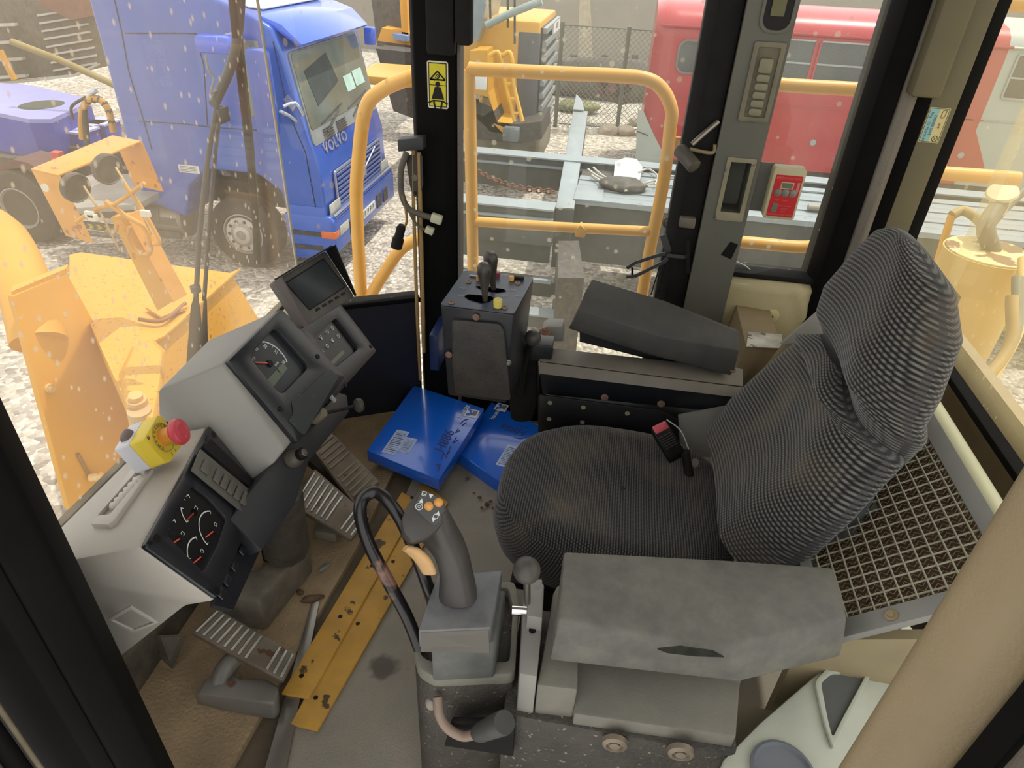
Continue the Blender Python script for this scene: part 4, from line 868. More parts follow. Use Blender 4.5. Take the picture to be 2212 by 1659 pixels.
for x,y in ((638,860),(669,862),(653,840),(627,922)): a,b=fu.px(x,y); bm=bmesh.new(); barc(bm,fu,a,b,.0028,.0034,0,360,14,.0138); mk('warning_icon',bm,M('dim print','#5d6462',.6) if 'dim print' not in bpy.data.materials else bpy.data.materials['dim print'],up)
for x,y in ((596,889),(678,775)): lathe('screw_hole',FP(x,y,.0125),fu.n,[(.0055,0),(.0055,.001),(.003,-.001),(0,-.001)],blk,up,seg=14)
# second panel with icons
up2=T('display_panel','dark warning light panel with pale icons under the monitor','display panel',PZ(750,850,.5))
f2_=Fr(fu.p(0,0,-.035),fu.u,fu.v)
bz2=[(640,672),(728,652),(806,762),(735,845),(690,800)]
wn2=[(672,735),(718,691),(768,757),(715,800)]
ring_o=rpoly(facepoly(f2_,((618,690),(724,655),(806,762),(700,880)),.012),.006,5)
ring('bezel',ring_o,rpoly(facepoly(f2_,wn2,.012),.012,5),-f2_.n*.04,dkb,up2,bev=.0015)
prism('plate',rpoly(facepoly(f2_,wn2,.003),.01,5),-f2_.n*.001,M('icon plate','#17181b',.3),up2)
prism('lcd',facepoly(f2_,((709,785),(737,757),(742,764),(716,791)),.0045),-f2_.n*.001,lcd,up2)
bm=bmesh.new()
for i,(x,y) in enumerate(((715,710),(704,719),(691,732),(679,744),(728,727),(716,738),(704,749),(693,761))):
    a,b=f2_.px(x,y); k=.0052; bm=bmesh.new()
    if i%3==0: barc(bm,f2_,a,b,k*.75,k,0,360,14,.0048); bstroke(bm,f2_,[(a,b-k),(a,b+k)],.001,.0049)
    elif i%3==1: bstroke(bm,f2_,[(a-k,b-k*.7),(a+k,b-k*.7),(a+k,b+k*.7),(a-k,b+k*.7),(a-k,b-k*.7)],.001,.0049); bstroke(bm,f2_,[(a-k*.5,b),(a+k*.5,b)],.001,.0049)
    else: barc(bm,f2_,a,b,0,k*.5,0,360,10,.0048); bstroke(bm,f2_,[(a-k,b+k),(a,b-k),(a+k,b+k),(a-k,b+k)],.001,.0049)
    mk('warning_icon',bm,whitep,up2)
for x,y in ((794,752),(738,836)): lathe('screw_hole',f2_.P(x,y,.0125),f2_.n,[(.005,0),(.005,.001),(0,.001)],blk,up2,seg=12)
# monitor
mo=T('monitor','black hooded rear-view monitor screen on top of the warning panel','monitor',PZ(700,690,.82))
fm=Fr(PZ(592,612,.93),V((.10,.72,.0)) if False else PZ(708,540,.93)-PZ(592,612,.93),V((-.55,.12,.84)))
mon=[(594,606),(703,541),(766,640),(660,706)]
scr=[(612,612),(700,556),(752,620),(650,680)]
scr=[(617,612),(698,560),(745,620),(668,670)]
bm=bmesh.new(); bprism(bm,rpoly(facepoly(fm,mon,.0),.008,4),-fm.n*.022); mk('case',bm,M('monitor grey','#2d2e31',.45,var=.1,dust=.18),mo,smooth=True,bev=.002)
prism('screen',rpoly(facepoly(fm,scr,.0012),.003,3),-fm.n*.001,screen,mo)
bm=bmesh.new(); btube(bm,[V(p)+fm.n*.002 for p in facepoly(fm,scr+scr[:1],0)],.0012,6,1); mk('screen_frame',bm,blk,mo)
# hood flange around
a,b,c_,d_=[fm.P(x,y,0) for x,y in mon]
prism('hood_left',[a,d_,d_+fm.n*.012,a+fm.n*.022],-(b-a).normalized()*.004,M('hood brown','#4a4140',.5),mo); prism('hood_top',[a,b,b+fm.n*.022,a+fm.n*.022],(a-d_).normalized()*.003,blk,mo)
prism('hood_right',[b,c_,c_+fm.n*.004,b+fm.n*.03],(b-a).normalized()*.003,blk,mo)
for k in range(5): 
    t=.28+.13*k; p0=d_.lerp(c_,t); 
    pm=p0+(a-d_).normalized()*.014; obox('button',pm+fm.n*.0002,(c_-d_).normalized()*.012,(a-d_).normalized()*.005,fm.n*.0014,blk,mo)
# column, key, knob
colm=T('steering_column','black column bracket with ignition key barrel carrying the instruments','column',PZ(600,1200,.05))
dk2=M('column plastic','#191d25',.5,var=.15,dust=.12,dcol='#5d584f')
prism('bracket',[FP(x,y,-.03) for x,y in ((615,985),(735,830),(770,842),(775,880),(690,985),(660,1080),(590,1180),(520,1110),(555,1060))],-fu.n*.05,dk2,colm,bev=.004)
kp=FP(652,980,-.012); lathe('key_bezel',kp,fu.n,[(.020,-.02),(.019,-.004),(.016,0),(.014,.006),(0,.006)],M('brass dull','#393630',.5,dust=.2),colm); lathe('lock_barrel',kp,fu.n,[(.013,.004),(.013,.016),(.0105,.018),(0,.018)],blk,colm,seg=8); lathe('lock_face',kp,fu.n,[(.008,.018),(.008,.020),(0,.0205)],chrome,colm)
kn=FP(695,893,-.005); lathe('stalk_boss',kn,fu.n,[(.016,-.02),(.013,.0),(.010,.012),(0,.012)],M('boss','#55503f',.5,dust=.3),colm)
k2=PY(752,886,kn.y+.05); k2=FP(748,888,.03); tube('stalk',[kn,kn.lerp(k2,.5),k2],.004,blk,colm); 
ax=(k2-kn).normalized(); lathe('stalk_knob',k2-ax*.004,ax,[(.006,0),(.015,.006),(.0165,.012),(.014,.018),(0,.020)],M('knob rubber','#1e1e1f',.6,dust=.15),colm)
obox('switch_box',FP(722,868,-.028),fu.u*.03,fu.v*.035,fu.n*.012,blk,colm,bev=.003); obox('switch_rocker',FP(730,866,-.014),fu.u*.010,fu.v*.018,fu.n*.006,M('rocker grey','#9a9c97',.4),colm,bev=.001)
# column post to the floor
ctr=PZ(620,1110,.30)
obox('post',PZ(600,1200,.02)+V((-.03,-.03,0)),(.06,0,0),(0,.07,0),(0.02,-.02,.40),dk2,colm,bev=.005)
tube('boot',[PZ(610,1060,.42),PZ(612,1130,.28),PZ(618,1180,.16)],.05,M('boot','#191716',.7,var=.3,dust=.15,bump=.4,bs=40),colm,radii=[.045,.055,.06])
prism('floor_bracket',[PZ(x,y,.13) for x,y in ((560,1230),(650,1150),(665,1175),(560,1300),(465,1290),(480,1240))],(0,0,-.11),M('bracket dusty','#403e39',.6,var=.25,dust=.4),colm,bev=.006)
# ================================================================== DASH: lower cluster
lo=T('gauge_cluster','light grey dash console with four small gauges and a switch strip','instrument panel',PZ(350,1200,.4))
A_=PZ(301,1182,.74); B_=PZ(446,920,.715); D_=PZ(462,1297,.60); 
fl_=Fr(A_,B_-A_,A_-D_)
fc4=[(301,1182),(446,920),(566,1065),(465,1300)]
pf4=facepoly(fl_,fc4,0)
# body: top surface back to the sill, near side
zt2=.735
bk0=PZ(205,1140,.70); bk1=PZ(330,1000,.70); nl=[PZ(300,1372,.56)]
Aq,Bq,Cq,Dq=pf4
rA=PZ(34,1232,.70); rB=PZ(324,944,.70); rAl=V((rA.x,rA.y,.40)); rBl=V((rB.x,rB.y,.40)); Dl=Dq+V((-.06,0,-.03)); Cl=Cq+V((-.06,0,-.03))
bm=bmesh.new(); vb=[bm.verts.new(p) for p in (Aq,Bq,Cq,Dq,rA,rB,rAl,rBl,Dl,Cl)]
F_(0,1,2,3); F_(0,4,5,1); F_(0,3,8,6,4); F_(1,5,7,9,2); F_(3,2,9,8); F_(4,6,7,5); F_(6,8,9,7)
mk('body',bm,plgl,lo,smooth=True,bev=.008,ang=.3)
WG=((354,1158),(400,1060),(421,1053),(480,1118),(482,1138),(441,1237),(425,1234))
fo=[(303,1182),(446,922),(564,1063),(464,1296)]
wo=[(357,1155),(408,1055),(424,1050),(478,1118),(437,1236)]
ring('bezel',rpoly(facepoly(fl_,((305,1182),(376,1052),(447,922),(505,992),(563,1063),(513,1178),(463,1294)),.006),.005,4),rpoly(facepoly(fl_,((354,1158),(377,1108),(410,1052),(446,1080),(483,1122),(464,1182),(433,1240)),.006),.008,4),-fl_.n*.008,dkb,lo,bev=.0015)
prism('gauge_plate',facepoly(fl_,((345,1160),(398,1048),(425,1045),(488,1115),(490,1140),(443,1243),(420,1238)),.001),-fl_.n*.001,M('gauge black','#101214',.35),lo)
bm=bmesh.new(); bo=bmesh.new()
def gz(p,r,a0,a1,nd,thk=.0022):
    a,b=fl_.px(*p); barc(bm,fl_,a,b,r-thk,r,a0,a1,20,.002); aa=math.radians(nd[0]); c0=math.cos(aa); s0=math.sin(aa)
    for e_ in (a0,a1): q=math.radians(e_); bstroke(bm,fl_,[(a+r*math.cos(q),b+r*math.sin(q)),(a+(r-.006)*math.cos(q),b+(r-.006)*math.sin(q))],.0014,.0022)
    x,y=nd[1]; u_,v_=fl_.px(x,y); bstroke(bo,fl_,[(a,b),(u_,v_)],.0022,.0035); lathe('needle_hub',fl_.p(a,b,.001),fl_.n,[(.006,0),(.005,.003),(0,.003)],blk,lo,seg=12)
gz((418,1107),.031,52,82,(0,(399,1126))); gz((418,1107),.031,122,172,(0,(399,1126)))
gz((388,1163),.031,52,98,(0,(367,1177)))
gz((460,1147),.036,40,178,(0,(440,1163)))
gz((434,1202),.033,50,140,(0,(413,1219)))
mk('gauge_scales',bm,whitep,lo); mk('gauge_needles',bo,org,lo)
for x,y in ((421,1099),(392,1154),(463,1134),(434,1192)):
    bm=bmesh.new(); a,b=fl_.px(x,y); bstroke(bm,fl_,[(a-.003,b-.003),(a+.003,b-.003),(a+.003,b+.003),(a-.003,b+.003),(a-.003,b-.003)],.001,.0024); mk('gauge_icon',bm,whitep,lo)
sws=M('dusty switch strip','#4e4d48',.6,var=.2,dust=.45,dcol='#6d685e')
sq=[(418,978),(546,1083),(527,1128),(398,1023)]
def LP(x,y,c): return fl_.P(x,y,c)
p00,p10,p11,p01=[LP(*t,.016) for t in sq]
prism('switch_strip',[p00,p10,p11,p01],-fl_.n*.004,sws,lo,bev=.001)
def bil(s,t): return (p00.lerp(p10,s)).lerp(p01.lerp(p11,s),t)
for k in range(6):
    s0_=.16+.115*k; e_=.10 if k else .13
    if k==0: s0_=.08
    o_=bil(s0_,.25); obox('rocker_switch',o_,bil(s0_+e_,.25)-o_,bil(s0_,.80)-o_,fl_.n*.005,sws,lo,bev=.0025)
prism('upper_recess',[LP(x,y,.0155) for x,y in ((440,955),(550,1060),(548,1078),(425,975))],-fl_.n*.001,blk,lo)
for x,y in ((447,946),(321,1171),(452,1284),(540,1052)): lathe('screw_hole',LP(x,y,.0145),fl_.n,[(.007,0),(.007,.0008),(0,.0008)],blk,lo,seg=14)
# blank switches under the gauges, on column side
prism('blank_panel',[fl_.P(x,y,-.015) for x,y in ((566,1110),(500,1160),(480,1300),(520,1310),(600,1130))],-fl_.n*.01,dkb,lo)
for x,y in ((527,1185),(510,1220),(494,1252),(482,1280)): obox('blank_switch',fl_.P(x,y,-.014),fl_.u*.02,fl_.v*-.014,fl_.n*.005,dkb,lo,bev=.003)
# demister vent on the top
vt=T('air_vent','off-white louvred demister vent in the dash top by the windshield','vent',PZ(270,1080,.72))
tn=(Bq-Aq).cross(rA-Aq).normalized(); tn=tn if tn.z>0 else -tn
ftop=Fr(Aq,Bq-Aq,tn.cross(Bq-Aq)); 
if ftop.n.z<0: ftop=Fr(Aq,-(Bq-Aq),tn.cross(Bq-Aq))
vo=[(206,1140),(300,1020),(322,1024),(244,1142)]
vi=[(218,1124),(302,1030),(315,1034),(240,1126)]
vi=[(216,1124),(235,1103),(300,1028),(318,1030),(245,1120),(238,1122)]
vo=[(203,1142),(222,1118),(296,1014),(334,1022),(252,1135),(240,1144)]
vm_=M('vent off white','#b6b0a8',.5,var=.06,dust=.2)
ring('frame',[ftop.P(x,y,.010) for x,y in vo],[ftop.P(x,y,.010) for x,y in vi],-ftop.n*.010,vm_,vt,bev=.001)
prism('slot_back',[ftop.P(x,y,.001) for x,y in vi],-ftop.n*.001,M('slot brown','#57483c',.8),vt)
for k in range(6):
    f=(k+.5)/6.2; x=240+60*f+8; y=1098-68*f+2; c=ftop.P(x+2,y+2,.002)
    bm=bmesh.new(); blathe(bm,c-ftop.v*.012,ftop.v,[(0.002,0),(.009,.004),(.010,.012),(.009,.020),(.002,.024)],12); mk('louvre',bm,vm_,vt,smooth=60)
hv=T('dash_handle_recess','moulded rectangular recess low on the near side of the light grey dash','recess',PZ(310,1335,.56))
fs=Fr(Dq,Dq-Aq,(0,0,1)); sn=(Dq-Aq).cross(rA-Aq).normalized(); sn=sn if sn.y<0 else -sn
fs=Fr(Aq,sn.cross(V((0,0,1)))*-1,V((0,0,1)))
if fs.n.dot(sn)<0: fs=Fr(Aq,sn.cross(V((0,0,1))),V((0,0,1)))
ring('rim',[fs.P(x,y,.004) for x,y in ((232,1334),(283,1306),(344,1341),(290,1364))],[fs.P(x,y,.004) for x,y in ((244,1336),(284,1313),(332,1341),(290,1357))],-fs.n*.004,plgl,hv,bev=.001)
# emergency stop
es=T('emergency_stop','white and yellow emergency stop box with a red mushroom button','emergency stop',PZ(330,985,.72))
ey=M('stop yellow','#d9bf3a',.4,var=.04); ew=M('stop white','#c9c9ce',.4,var=.04); er=M('stop red','#c0404c',.35,var=.05)
# front face plane facing the operator and up
E1=PZ(313,952,.80); E2=PZ(343,898,.80); E4=PZ(366,1000,.745); E3=PZ(394,962,.75)
fe=Fr(E1,E2-E1,E1-E4)
eq=[fe.P(x,y) for x,y in ((311,948),(341,896),(352,900),(394,960),(369,997),(358,1001))]
body=rpoly(eq,.004,3)
def eprism(nm,off0,off1,m_):
    bm=bmesh.new(); bprism(bm,[p-fe.n*off0 for p in body],-fe.n*(off1-off0)); return mk(nm,bm,m_,es,smooth=True,bev=.002)
eprism('yellow_cover',0,.028,ey); eprism('white_base',.0285,.055,ew)
ec=fe.P(352,945); ring('legend_ring',[ec+(fe.u*math.cos(t*math.pi/16)+fe.v*math.sin(t*math.pi/16))*.026+fe.n*.0015 for t in range(32)],[ec+(fe.u*math.cos(t*math.pi/16)+fe.v*math.sin(t*math.pi/16))*.0245+fe.n*.0015 for t in range(32)],-fe.n*.0015,M('legend','#a59a4c',.5),es)
ku,kv=fe.px(352,945)
def arctext(s,a0,a1,r,sz):
    for i,ch in enumerate(s):
        a=math.radians(a0+(a1-a0)*i/(len(s)-1)); text('letter',ch,fe,ku+r*math.cos(a),kv+r*math.sin(a),sz,M('legend ink','#75703f',.6) if 'legend ink' not in bpy.data.materials else bpy.data.materials['legend ink'],es,rot=a-math.pi/2,c=.0008)
arctext('EMERGENCY',205,20,.0205,.008); arctext('STOP',250,320,.031,.008)
lathe('collar',ec,fe.n,[(.0145,0),(.0145,.012),(.013,.022),(0,.022)],M('collar orange','#d98f36',.4),es); 
lathe('mushroom_button',ec+fe.n*.018,fe.n,[(.012,0),(.016,.002),(.022,.008),(.023,.013),(.021,.018),(.012,.020),(.011,.019),(0,.019)],er,es,seg=28)
for x,y in ((320,946),): bolt(fe.P(x,y),fe.n,.003,steel,es,'screw')
lathe('cable_gland',fe.P(322,926)-fe.n*.042,-fe.u,[(.009,-.01),(.009,.004),(.006,.010),(0,.010)],M('gland grey','#6d6260',.6),es)
# brace holding the box
# ================================================================== PEDALS
pdm=M('pedal metal','#6f675c',.45,metal=.5,var=.25,vs=20,dust=.4,dcol='#7d6d5a',spots=.35,scol='#5f4433',ss=25); ribm=M('pedal rib bright','#b8bcb6',.35,metal=.6,var=.25,vs=25)
def pedal(label,px,zs_,nr,gap,rb=ribm,th=.016):
    P=[PZ(x,y,z) for (x,y),z in zip(px,zs_)]   # heel-left.. order: A(top far) B(top near) C(bottom near) D(bottom far) ; ribs run A-B direction
    t=T('foot_pedal',label,'pedal',sum(P,V())/4-V((0,0,.06)))
    n=(P[1]-P[0]).cross(P[3]-P[0]).normalized(); n=n if n.z>0 else -n
    bm=bmesh.new(); bprism(bm,P,-n*th); mk('plate',bm,pdm,t,smooth=True,bev=.006)
    k=0
    for i in range(nr):
        s=(i+.5)/nr
        if gap[0]<s<gap[1]: continue
        a=P[0].lerp(P[3],s); b=P[1].lerp(P[2],s); dd=(P[3]-P[0]).normalized()*.0055
        aa=a.lerp(b,.10); bb=a.lerp(b,.92)
        obox('rib',aa-dd/2,bb-aa,dd,n*.004,rb,t,bev=.001)
    return t,P,n
p1,PP,n_=pedal('ribbed metal pedal nearest the door with a bare worn pad',((470,1312),(412,1366),(612,1473),(642,1412)),(.15,.15,.09,.09),13,(.61,.74))
pedal('worn ribbed metal pedal in the middle under the instrument column',((680,1010),(630,1090),(760,1165),(800,1115)),(.16,.16,.10,.10),12,(.55,.72))
pedal('grey rubber ribbed pedal beside the blue boxes',((712,925),(668,960),(768,1092),(822,1040)),(.20,.20,.09,.09),13,(.45,.56),rb=M('rubber rib','#6e6a5c',.7,dust=.4))
pa=T('steel_linkage','dark steel linkage bar running down from the column to the floor','linkage',PZ(800,1060,.03)); prism('arm',[PZ(x,y,.10) for x,y in ((655,985),(672,975),(790,1080),(783,1092))],(0,0,-.03),M('arm brown','#2c211c',.6,var=.3),pa)
ph=T('pedal_pivot','cast grey pivot housing on the floor below the nearest pedal','pivot housing',PZ(510,1500,.02))
cast=M('cast grey','#6f6b66',.5,metal=.25,var=.2,vs=12,dust=.35,dcol='#7f776c')
hq=[PZ(x,y,.075) for x,y in ((440,1470),(470,1445),(500,1452),(520,1465),(575,1466),(602,1482),(600,1508),(590,1520),(520,1512),(470,1505),(425,1500))]
lq=[PZ(x,y,.018) for x,y in ((437,1505),(470,1480),(500,1470),(520,1480),(575,1490),(604,1505),(605,1545),(592,1556),(520,1545),(470,1535),(424,1520))]
loft('casting',[lq,hq],cast,ph,bev=.006)
tube('stem',[PZ(475,1475,.06),PZ(487,1445,.085),PZ(505,1425,.09)],.022,cast,ph)
for x,y in ((500,1476),): bolt(PZ(x,y,.077),(0,0,1),.008,rust,ph)
cu=T('foot_plate','dark metal foot plate leaning in the shade beneath the near dash corner','plate',(-.85,.85,.02)); prism('plate',[PZ(310,1385,.04),PZ(345,1372,.10),PZ(400,1370,.10),PZ(370,1440,.03)],(0,0,-.01),M('plate dk','#3a332c',.7,dust=.3),cu)
# ================================================================== CABLES ON PILLARS
yc=M('tan hose','#9c7a3f',.6,var=.15,dust=.3)
for i,(pix,r,lab) in enumerate(((((893,300),(893,420),(897,560),(902,700),(908,820)),.0055,'thin tan hose clipped along the front right pillar, left one'),(((905,330),(908,450),(912,600),(916,760)),.0065,'thin tan hose clipped along the front right pillar, right one'))):
    tag(tube('hose',[PY(x,y,YR-.035) for x,y in pix],r,yc),lab,'hose')
cw=T('cable_loom','taped cable loom with two white plugs hanging at the front right pillar','cables',PY(890,430,YR-.06))
tube('loom',[PY(x,y,YR-.05) for x,y in ((878,330),(866,370),(868,420),(882,450),(905,462),(932,470))],.009,M('tape grey','#4a4642',.7,dust=.2),cw)
tube('wire',[PY(x,y,YR-.055) for x,y in ((878,440),(890,470),(905,490),(925,498))],.004,M('wire olive','#5b5640',.6),cw)
tube('thin_wire',[PY(x,y,YR-.055) for x,y in ((868,420),(876,450),(878,480),(868,500))],.004,M('wire tan','#8a6f3c',.6),cw)
plw=M('plug white','#bdbba4',.5,var=.08)
for (x,y),w_ in (((932,462),.032),((920,490),.024)):
    c=PY(x,y,YR-.07); obox('plug',c,(w_,0,-.008),(0,.018,0),(-.006,0,-w_*.8),plw,cw,bev=.002)
a=PY(868,486,YR-.06); b=PY(856,534,YR-.06); lathe('black_connector',a,b-a,[(.009,0),(.014,.01),(.014,(b-a).length*.6),(.018,(b-a).length*.62),(.018,(b-a).length),(0,(b-a).length)],blkr,cw)
brk=T('antenna_bracket','black box clamp and drilled plate fixed to the front right pillar','bracket',PY(890,330,YR-.05))
c=PY(858,302,YR-.09); d=PY(912,298,YR-.09); e=PY(860,328,YR-.09); obox('box_tube',c,d-c,(0,.04,.0),e-c,M('tube charcoal','#26282a',.5),brk,bev=.002)
prism('drilled_plate',rpoly([PY(x,y,YR-.04) for x,y in ((876,335),(912,335),(914,400),(906,425),(893,425),(885,400))],.006),(0,.004,0),M('plate brownish','#1f1a16',.5,dust=.1),brk)
for x,y in ((896,384),(897,417)): lathe('plate_hole',PY(x,y,YR-.041),(0,-1,0),[(.010 if y<400 else .005,0),(.009 if y<400 else .004,.001),(0,.001)],M('hole light','#6a6252',.6) if y<400 else blk,brk,seg=12)
# window stay with roller, latch
ro=T('window_roller','black roller on a bare steel arm fixed to the rubber-edged pillar','window stay',PY(1490,340,YR-.1))
a=PY(1467,322,YR-.06); b=PY(1500,360,YR-.11); lathe('roller',a,b-a,[(.016,0),(.019,.004),(.019,(b-a).length),(.012,(b-a).length+.002),(0,(b-a).length+.002)],M('roller grey','#46443f',.45,dust=.2),ro); 
tube('arm',[PY(1495,312,YR-.06),PY(1525,285,YR-.05),PY(1552,262,YR-.04)],.007,steel,ro); tube('arm_lower',[PY(1490,322,YR-.06),PY(1538,330,YR-.04),PY(1545,312,YR-.04)],.005,tanp,ro)
la=T('window_latch','black scissor window latch with two pull rods at the pillar','latch',PY(1430,560,YR))
def bar(nm,pix,w_,m_=None,th=.004,y=YR-.02):
    pts=[PY(x,yy_,y) for x,yy_ in pix]; bm=bmesh.new()
    for p,q in zip(pts,pts[1:]):
        d=(q-p).normalized(); n=V((0,-1,0)).cross(d).normalized(); bbox(bm,p-n*w_/2,q-p,n*w_,V((0,th,0)))
    return mk(nm,bm,m_ or M('latch black','#33373c',.4,dust=.12),la,smooth=False)
lm=M('latch black','#34393f',.4,dust=.12)
bar('upper_arm',((1354,580),(1372,568),(1428,550),(1450,547)),.010,lm); bar('lower_arm',((1353,598),(1370,598),(1435,566),(1442,558)),.010,lm,y=YR-.03); bar('link',((1366,594),(1366,578)),.007,blk)
bar('carrier',((1432,508),(1448,555)),.020,lm); bar('cross_arm',((1440,552),(1480,556),(1488,552)),.010,lm,y=YR-.05); bar('handle',((1487,520),(1487,590)),.010,blkr,y=YR-.06)
for x0,y0,x1,y1 in ((1428,565,1406,637),(1436,570,1420,640)): tube('pull_rod',[PY(x0,y0,YR-.02),PY((x0+x1)/2,(y0+y1)/2,YR-.022),PY(x1,y1,YR-.02)],.0018,blk,la,n=2,seg=6)
obox('mount_block',PY(1470,470,YR-.05),(.045,0,0),(0,.05,0),(0,0,-.03),M('mount grey','#4b4842',.5,dust=.3),la,bev=.004)
lk=T('window_lock','round chrome-rimmed lock set in the side window glass','lock',PY(1443,480,YR+.05)); lathe('rim',PY(1443,480,YR+.058),(0,-1,0),[(.018,0),(.018,.004),(.014,.006),(.013,.003),(0,.003)],M('rim dark','#33322c',.4),lk); lathe('barrel',PY(1443,481,YR+.055),(0,-1,0),[(.010,0),(.010,.004),(0,.005)],chrome,lk)
# ================================================================== GROUND, WALL, FENCE
G=-2.6
def gravel():
    m=bpy.data.materials.new('gravel'); m.use_nodes=True; n=m.node_tree.nodes; L=m.node_tree.links; b=n['Principled BSDF']; b.inputs['Roughness'].default_value=.95
    tc=n.new('ShaderNodeTexCoord'); v=n.new('ShaderNodeTexVoronoi'); v.inputs['Scale'].default_value=16; L.new(tc.outputs['Object'],v.inputs['Vector'])
    nz=n.new('ShaderNodeTexNoise'); nz.inputs['Scale'].default_value=.5; nz.inputs['Detail'].default_value=8; L.new(tc.outputs['Object'],nz.inputs[0])
    hs=n.new('ShaderNodeSeparateColor'); L.new(v.outputs['Color'],hs.inputs[0])
    r=n.new('ShaderNodeValToRGB'); r.color_ramp.elements[0].color=S('#8f877c'); r.color_ramp.elements[1].color=S('#d6cfbf'); L.new(hs.outputs[0],r.inputs[0])
    r2=n.new('ShaderNodeMapRange'); r2.inputs[1].default_value=.3; r2.inputs[2].default_value=.7; r2.inputs[3].default_value=.78; r2.inputs[4].default_value=1.12; L.new(nz.outputs[0],r2.inputs[0])
    mx=n.new('ShaderNodeMix'); mx.data_type='RGBA'; mx.blend_type='MULTIPLY'; mx.inputs[0].default_value=1; L.new(r.outputs[0],mx.inputs[6]); L.new(r2.outputs[0],mx.inputs[7]); L.new(mx.outputs[2],b.inputs['Base Color'])
    bp=n.new('ShaderNodeBump'); bp.inputs['Strength'].default_value=1; bp.inputs['Distance'].default_value=.05; L.new(v.outputs['Distance'],bp.inputs['Height']); bp.invert=True; L.new(bp.outputs[0],b.inputs['Normal']); return m
grv=gravel()
bm=bmesh.new(); N=90
gg=[]
for j in range(N+1):
    r=[]
    for i in range(N+1):
        x=-22+44*i/N; y=.0+34*j/N; h=0
        h+=.05*noise.noise(V((x*.6,y*.6,0)))+.02*noise.noise(V((x*2.5,y*2.5,3)))
        if 14<y<19 and -1<x<2: h+=.05*(1+noise.noise(V((x*2,y*2,1))))
        r.append(bm.verts.new((x,y,G+h-.03)))
    gg.append(r)
for j in range(N):
    for i in range(N): bm.faces.new((gg[j][i],gg[j][i+1],gg[j+1][i+1],gg[j+1][i]))
gr_=mk('ground',bm,grv,smooth=180); gr_['kind']='structure'
conc=M('concrete wall','#9b958b',.9,var=.08,vs=.8,dust=.2,dcol='#8a8378',bump=.3,bs=20)
st(box('wall_back',(-16,28.2,G-.1),(16,28.6,1.2),conc))
o=prism('wall_patch',[PY(x,y,28.19) for x,y in ((1252,0),(1275,0),(1278,60),(1282,150),(1248,150),(1250,60))],(0,.02,0),M('pale render','#b5ab98',.9,var=.1)); st(o)
fence=T('wire_fence','green-grey chain-link fence in front of the concrete wall','fence',(0,22.5,G))
fmt=M('fence metal','#5f645c',.5,var=.1)
def zt(x,y,Y): return PY(x,y,Y).z
FY=17.8; ztop=PY(1340,62,FY).z
for px_ in (1215,1360,1480): 
    p=PY(px_,60,FY); lathe('post',(p.x,FY,G),(0,0,1),[(.05,0),(.05,ztop-G+.06),(0,ztop-G+.06)],fmt,fence,seg=10)
for z in (ztop,(ztop+G)/2,G+.1): tube('rail_wire',[(-5,FY,z),(6,FY,z)],.012,fmt,fence,n=1,seg=6)
bm=bmesh.new(); sp_=.125; hgt=ztop-G
x=-5-hgt
while x<6:
    for sgn in (1,-1):
        x0,z0=(x,G) if sgn>0 else (x,ztop); x1,z1=x+hgt,(ztop if sgn>0 else G)
        a=max(0,(-5-x0)/hgt); b=min(1,(6-x0)/hgt)
        if b>a:
            p=V((x0+hgt*a,FY,z0+(z1-z0)*a)); q=V((x0+hgt*b,FY,z0+(z1-z0)*b)); btube(bm,[p,q],.006,3,1)
    x+=sp_
m_=mk('wire_mesh',bm,fmt,fence); m_['kind']='stuff'
# things behind the fence
kb=T('kerb_rail','low dark rail with short posts between the fence and the concrete wall','rail',(0,24.5,G))
for px_ in (1240,1307,1372): p=PY(px_,120,26.5); box('short_post',(p.x-.12,26.4,G-.1),(p.x+.12,26.6,PY(px_,118,26.5).z),M('rail brown','#5b5148',.7),kb)
box('rail',(-4,26.4,PY(1300,135,26.5).z),(4,26.55,PY(1300,131,26.5).z),M('rail dull','#6f665b',.7),kb)
rk=M('boulder','#a89d8c',.9,var=.2,vs=3,bump=.6,bs=8); rkd=M('dark boulder','#5a564f',.9,var=.3,vs=3,bump=.6,bs=8)
def rock(x,y,r,m,lab,zc=0,sc=(1,1,.7),g=None):
    p=PZ(x,y,G); bm=bmesh.new(); bmesh.ops.create_icosphere(bm,subdivisions=3,radius=r)
    for v in bm.verts:
        q=v.co.copy()/r; v.co*=1+.35*noise.noise(q*1.3+V((x,y,0)))+.1*noise.noise(q*4); v.co=V((v.co.x*sc[0],v.co.y*sc[1],v.co.z*sc[2]))+p+V((0,0,r*sc[2]*.5))
    return tag(mk('boulder',bm,m,smooth=180),lab,'boulder',g)
rock(1378,272,.24,rk,'cream boulder highest on the gravel pile by the bus corner'); rock(1350,292,.22,rk,'rounded brown boulder below the topmost one by the bus'); rock(1312,290,.24,rk,'wide flat pale boulder on the gravel left of the bus'); rock(1386,296,.17,rk,'pale boulder touching the bus skirt')
rock(1300,205,.9,rkd,'large dark spoil heap behind the fence wires',sc=(2.8,.9,.8)); rock(1245,238,.35,M('mossy','#6a6c45',.9,var=.3,bump=.6,bs=8),'low mossy mound beside the louvred yellow loader',sc=(1.8,1,.5))
bk_=T('scrap_drum','rusty dark machine part lying behind the wire fence','scrap',PZ(1330,190,G)); 
for i in range(9): 
    p=PY(1290+random.random()*70,175+random.random()*40,18.6); lathe('scrap_piece',p,(random.random(),-1,random.random()),[(.12,0),(.16,.1),(.13,.3),(0,.3)],M('scrap','#5b3a34',.8,var=.4) if i==0 else bpy.data.materials['scrap'],bk_,seg=8)
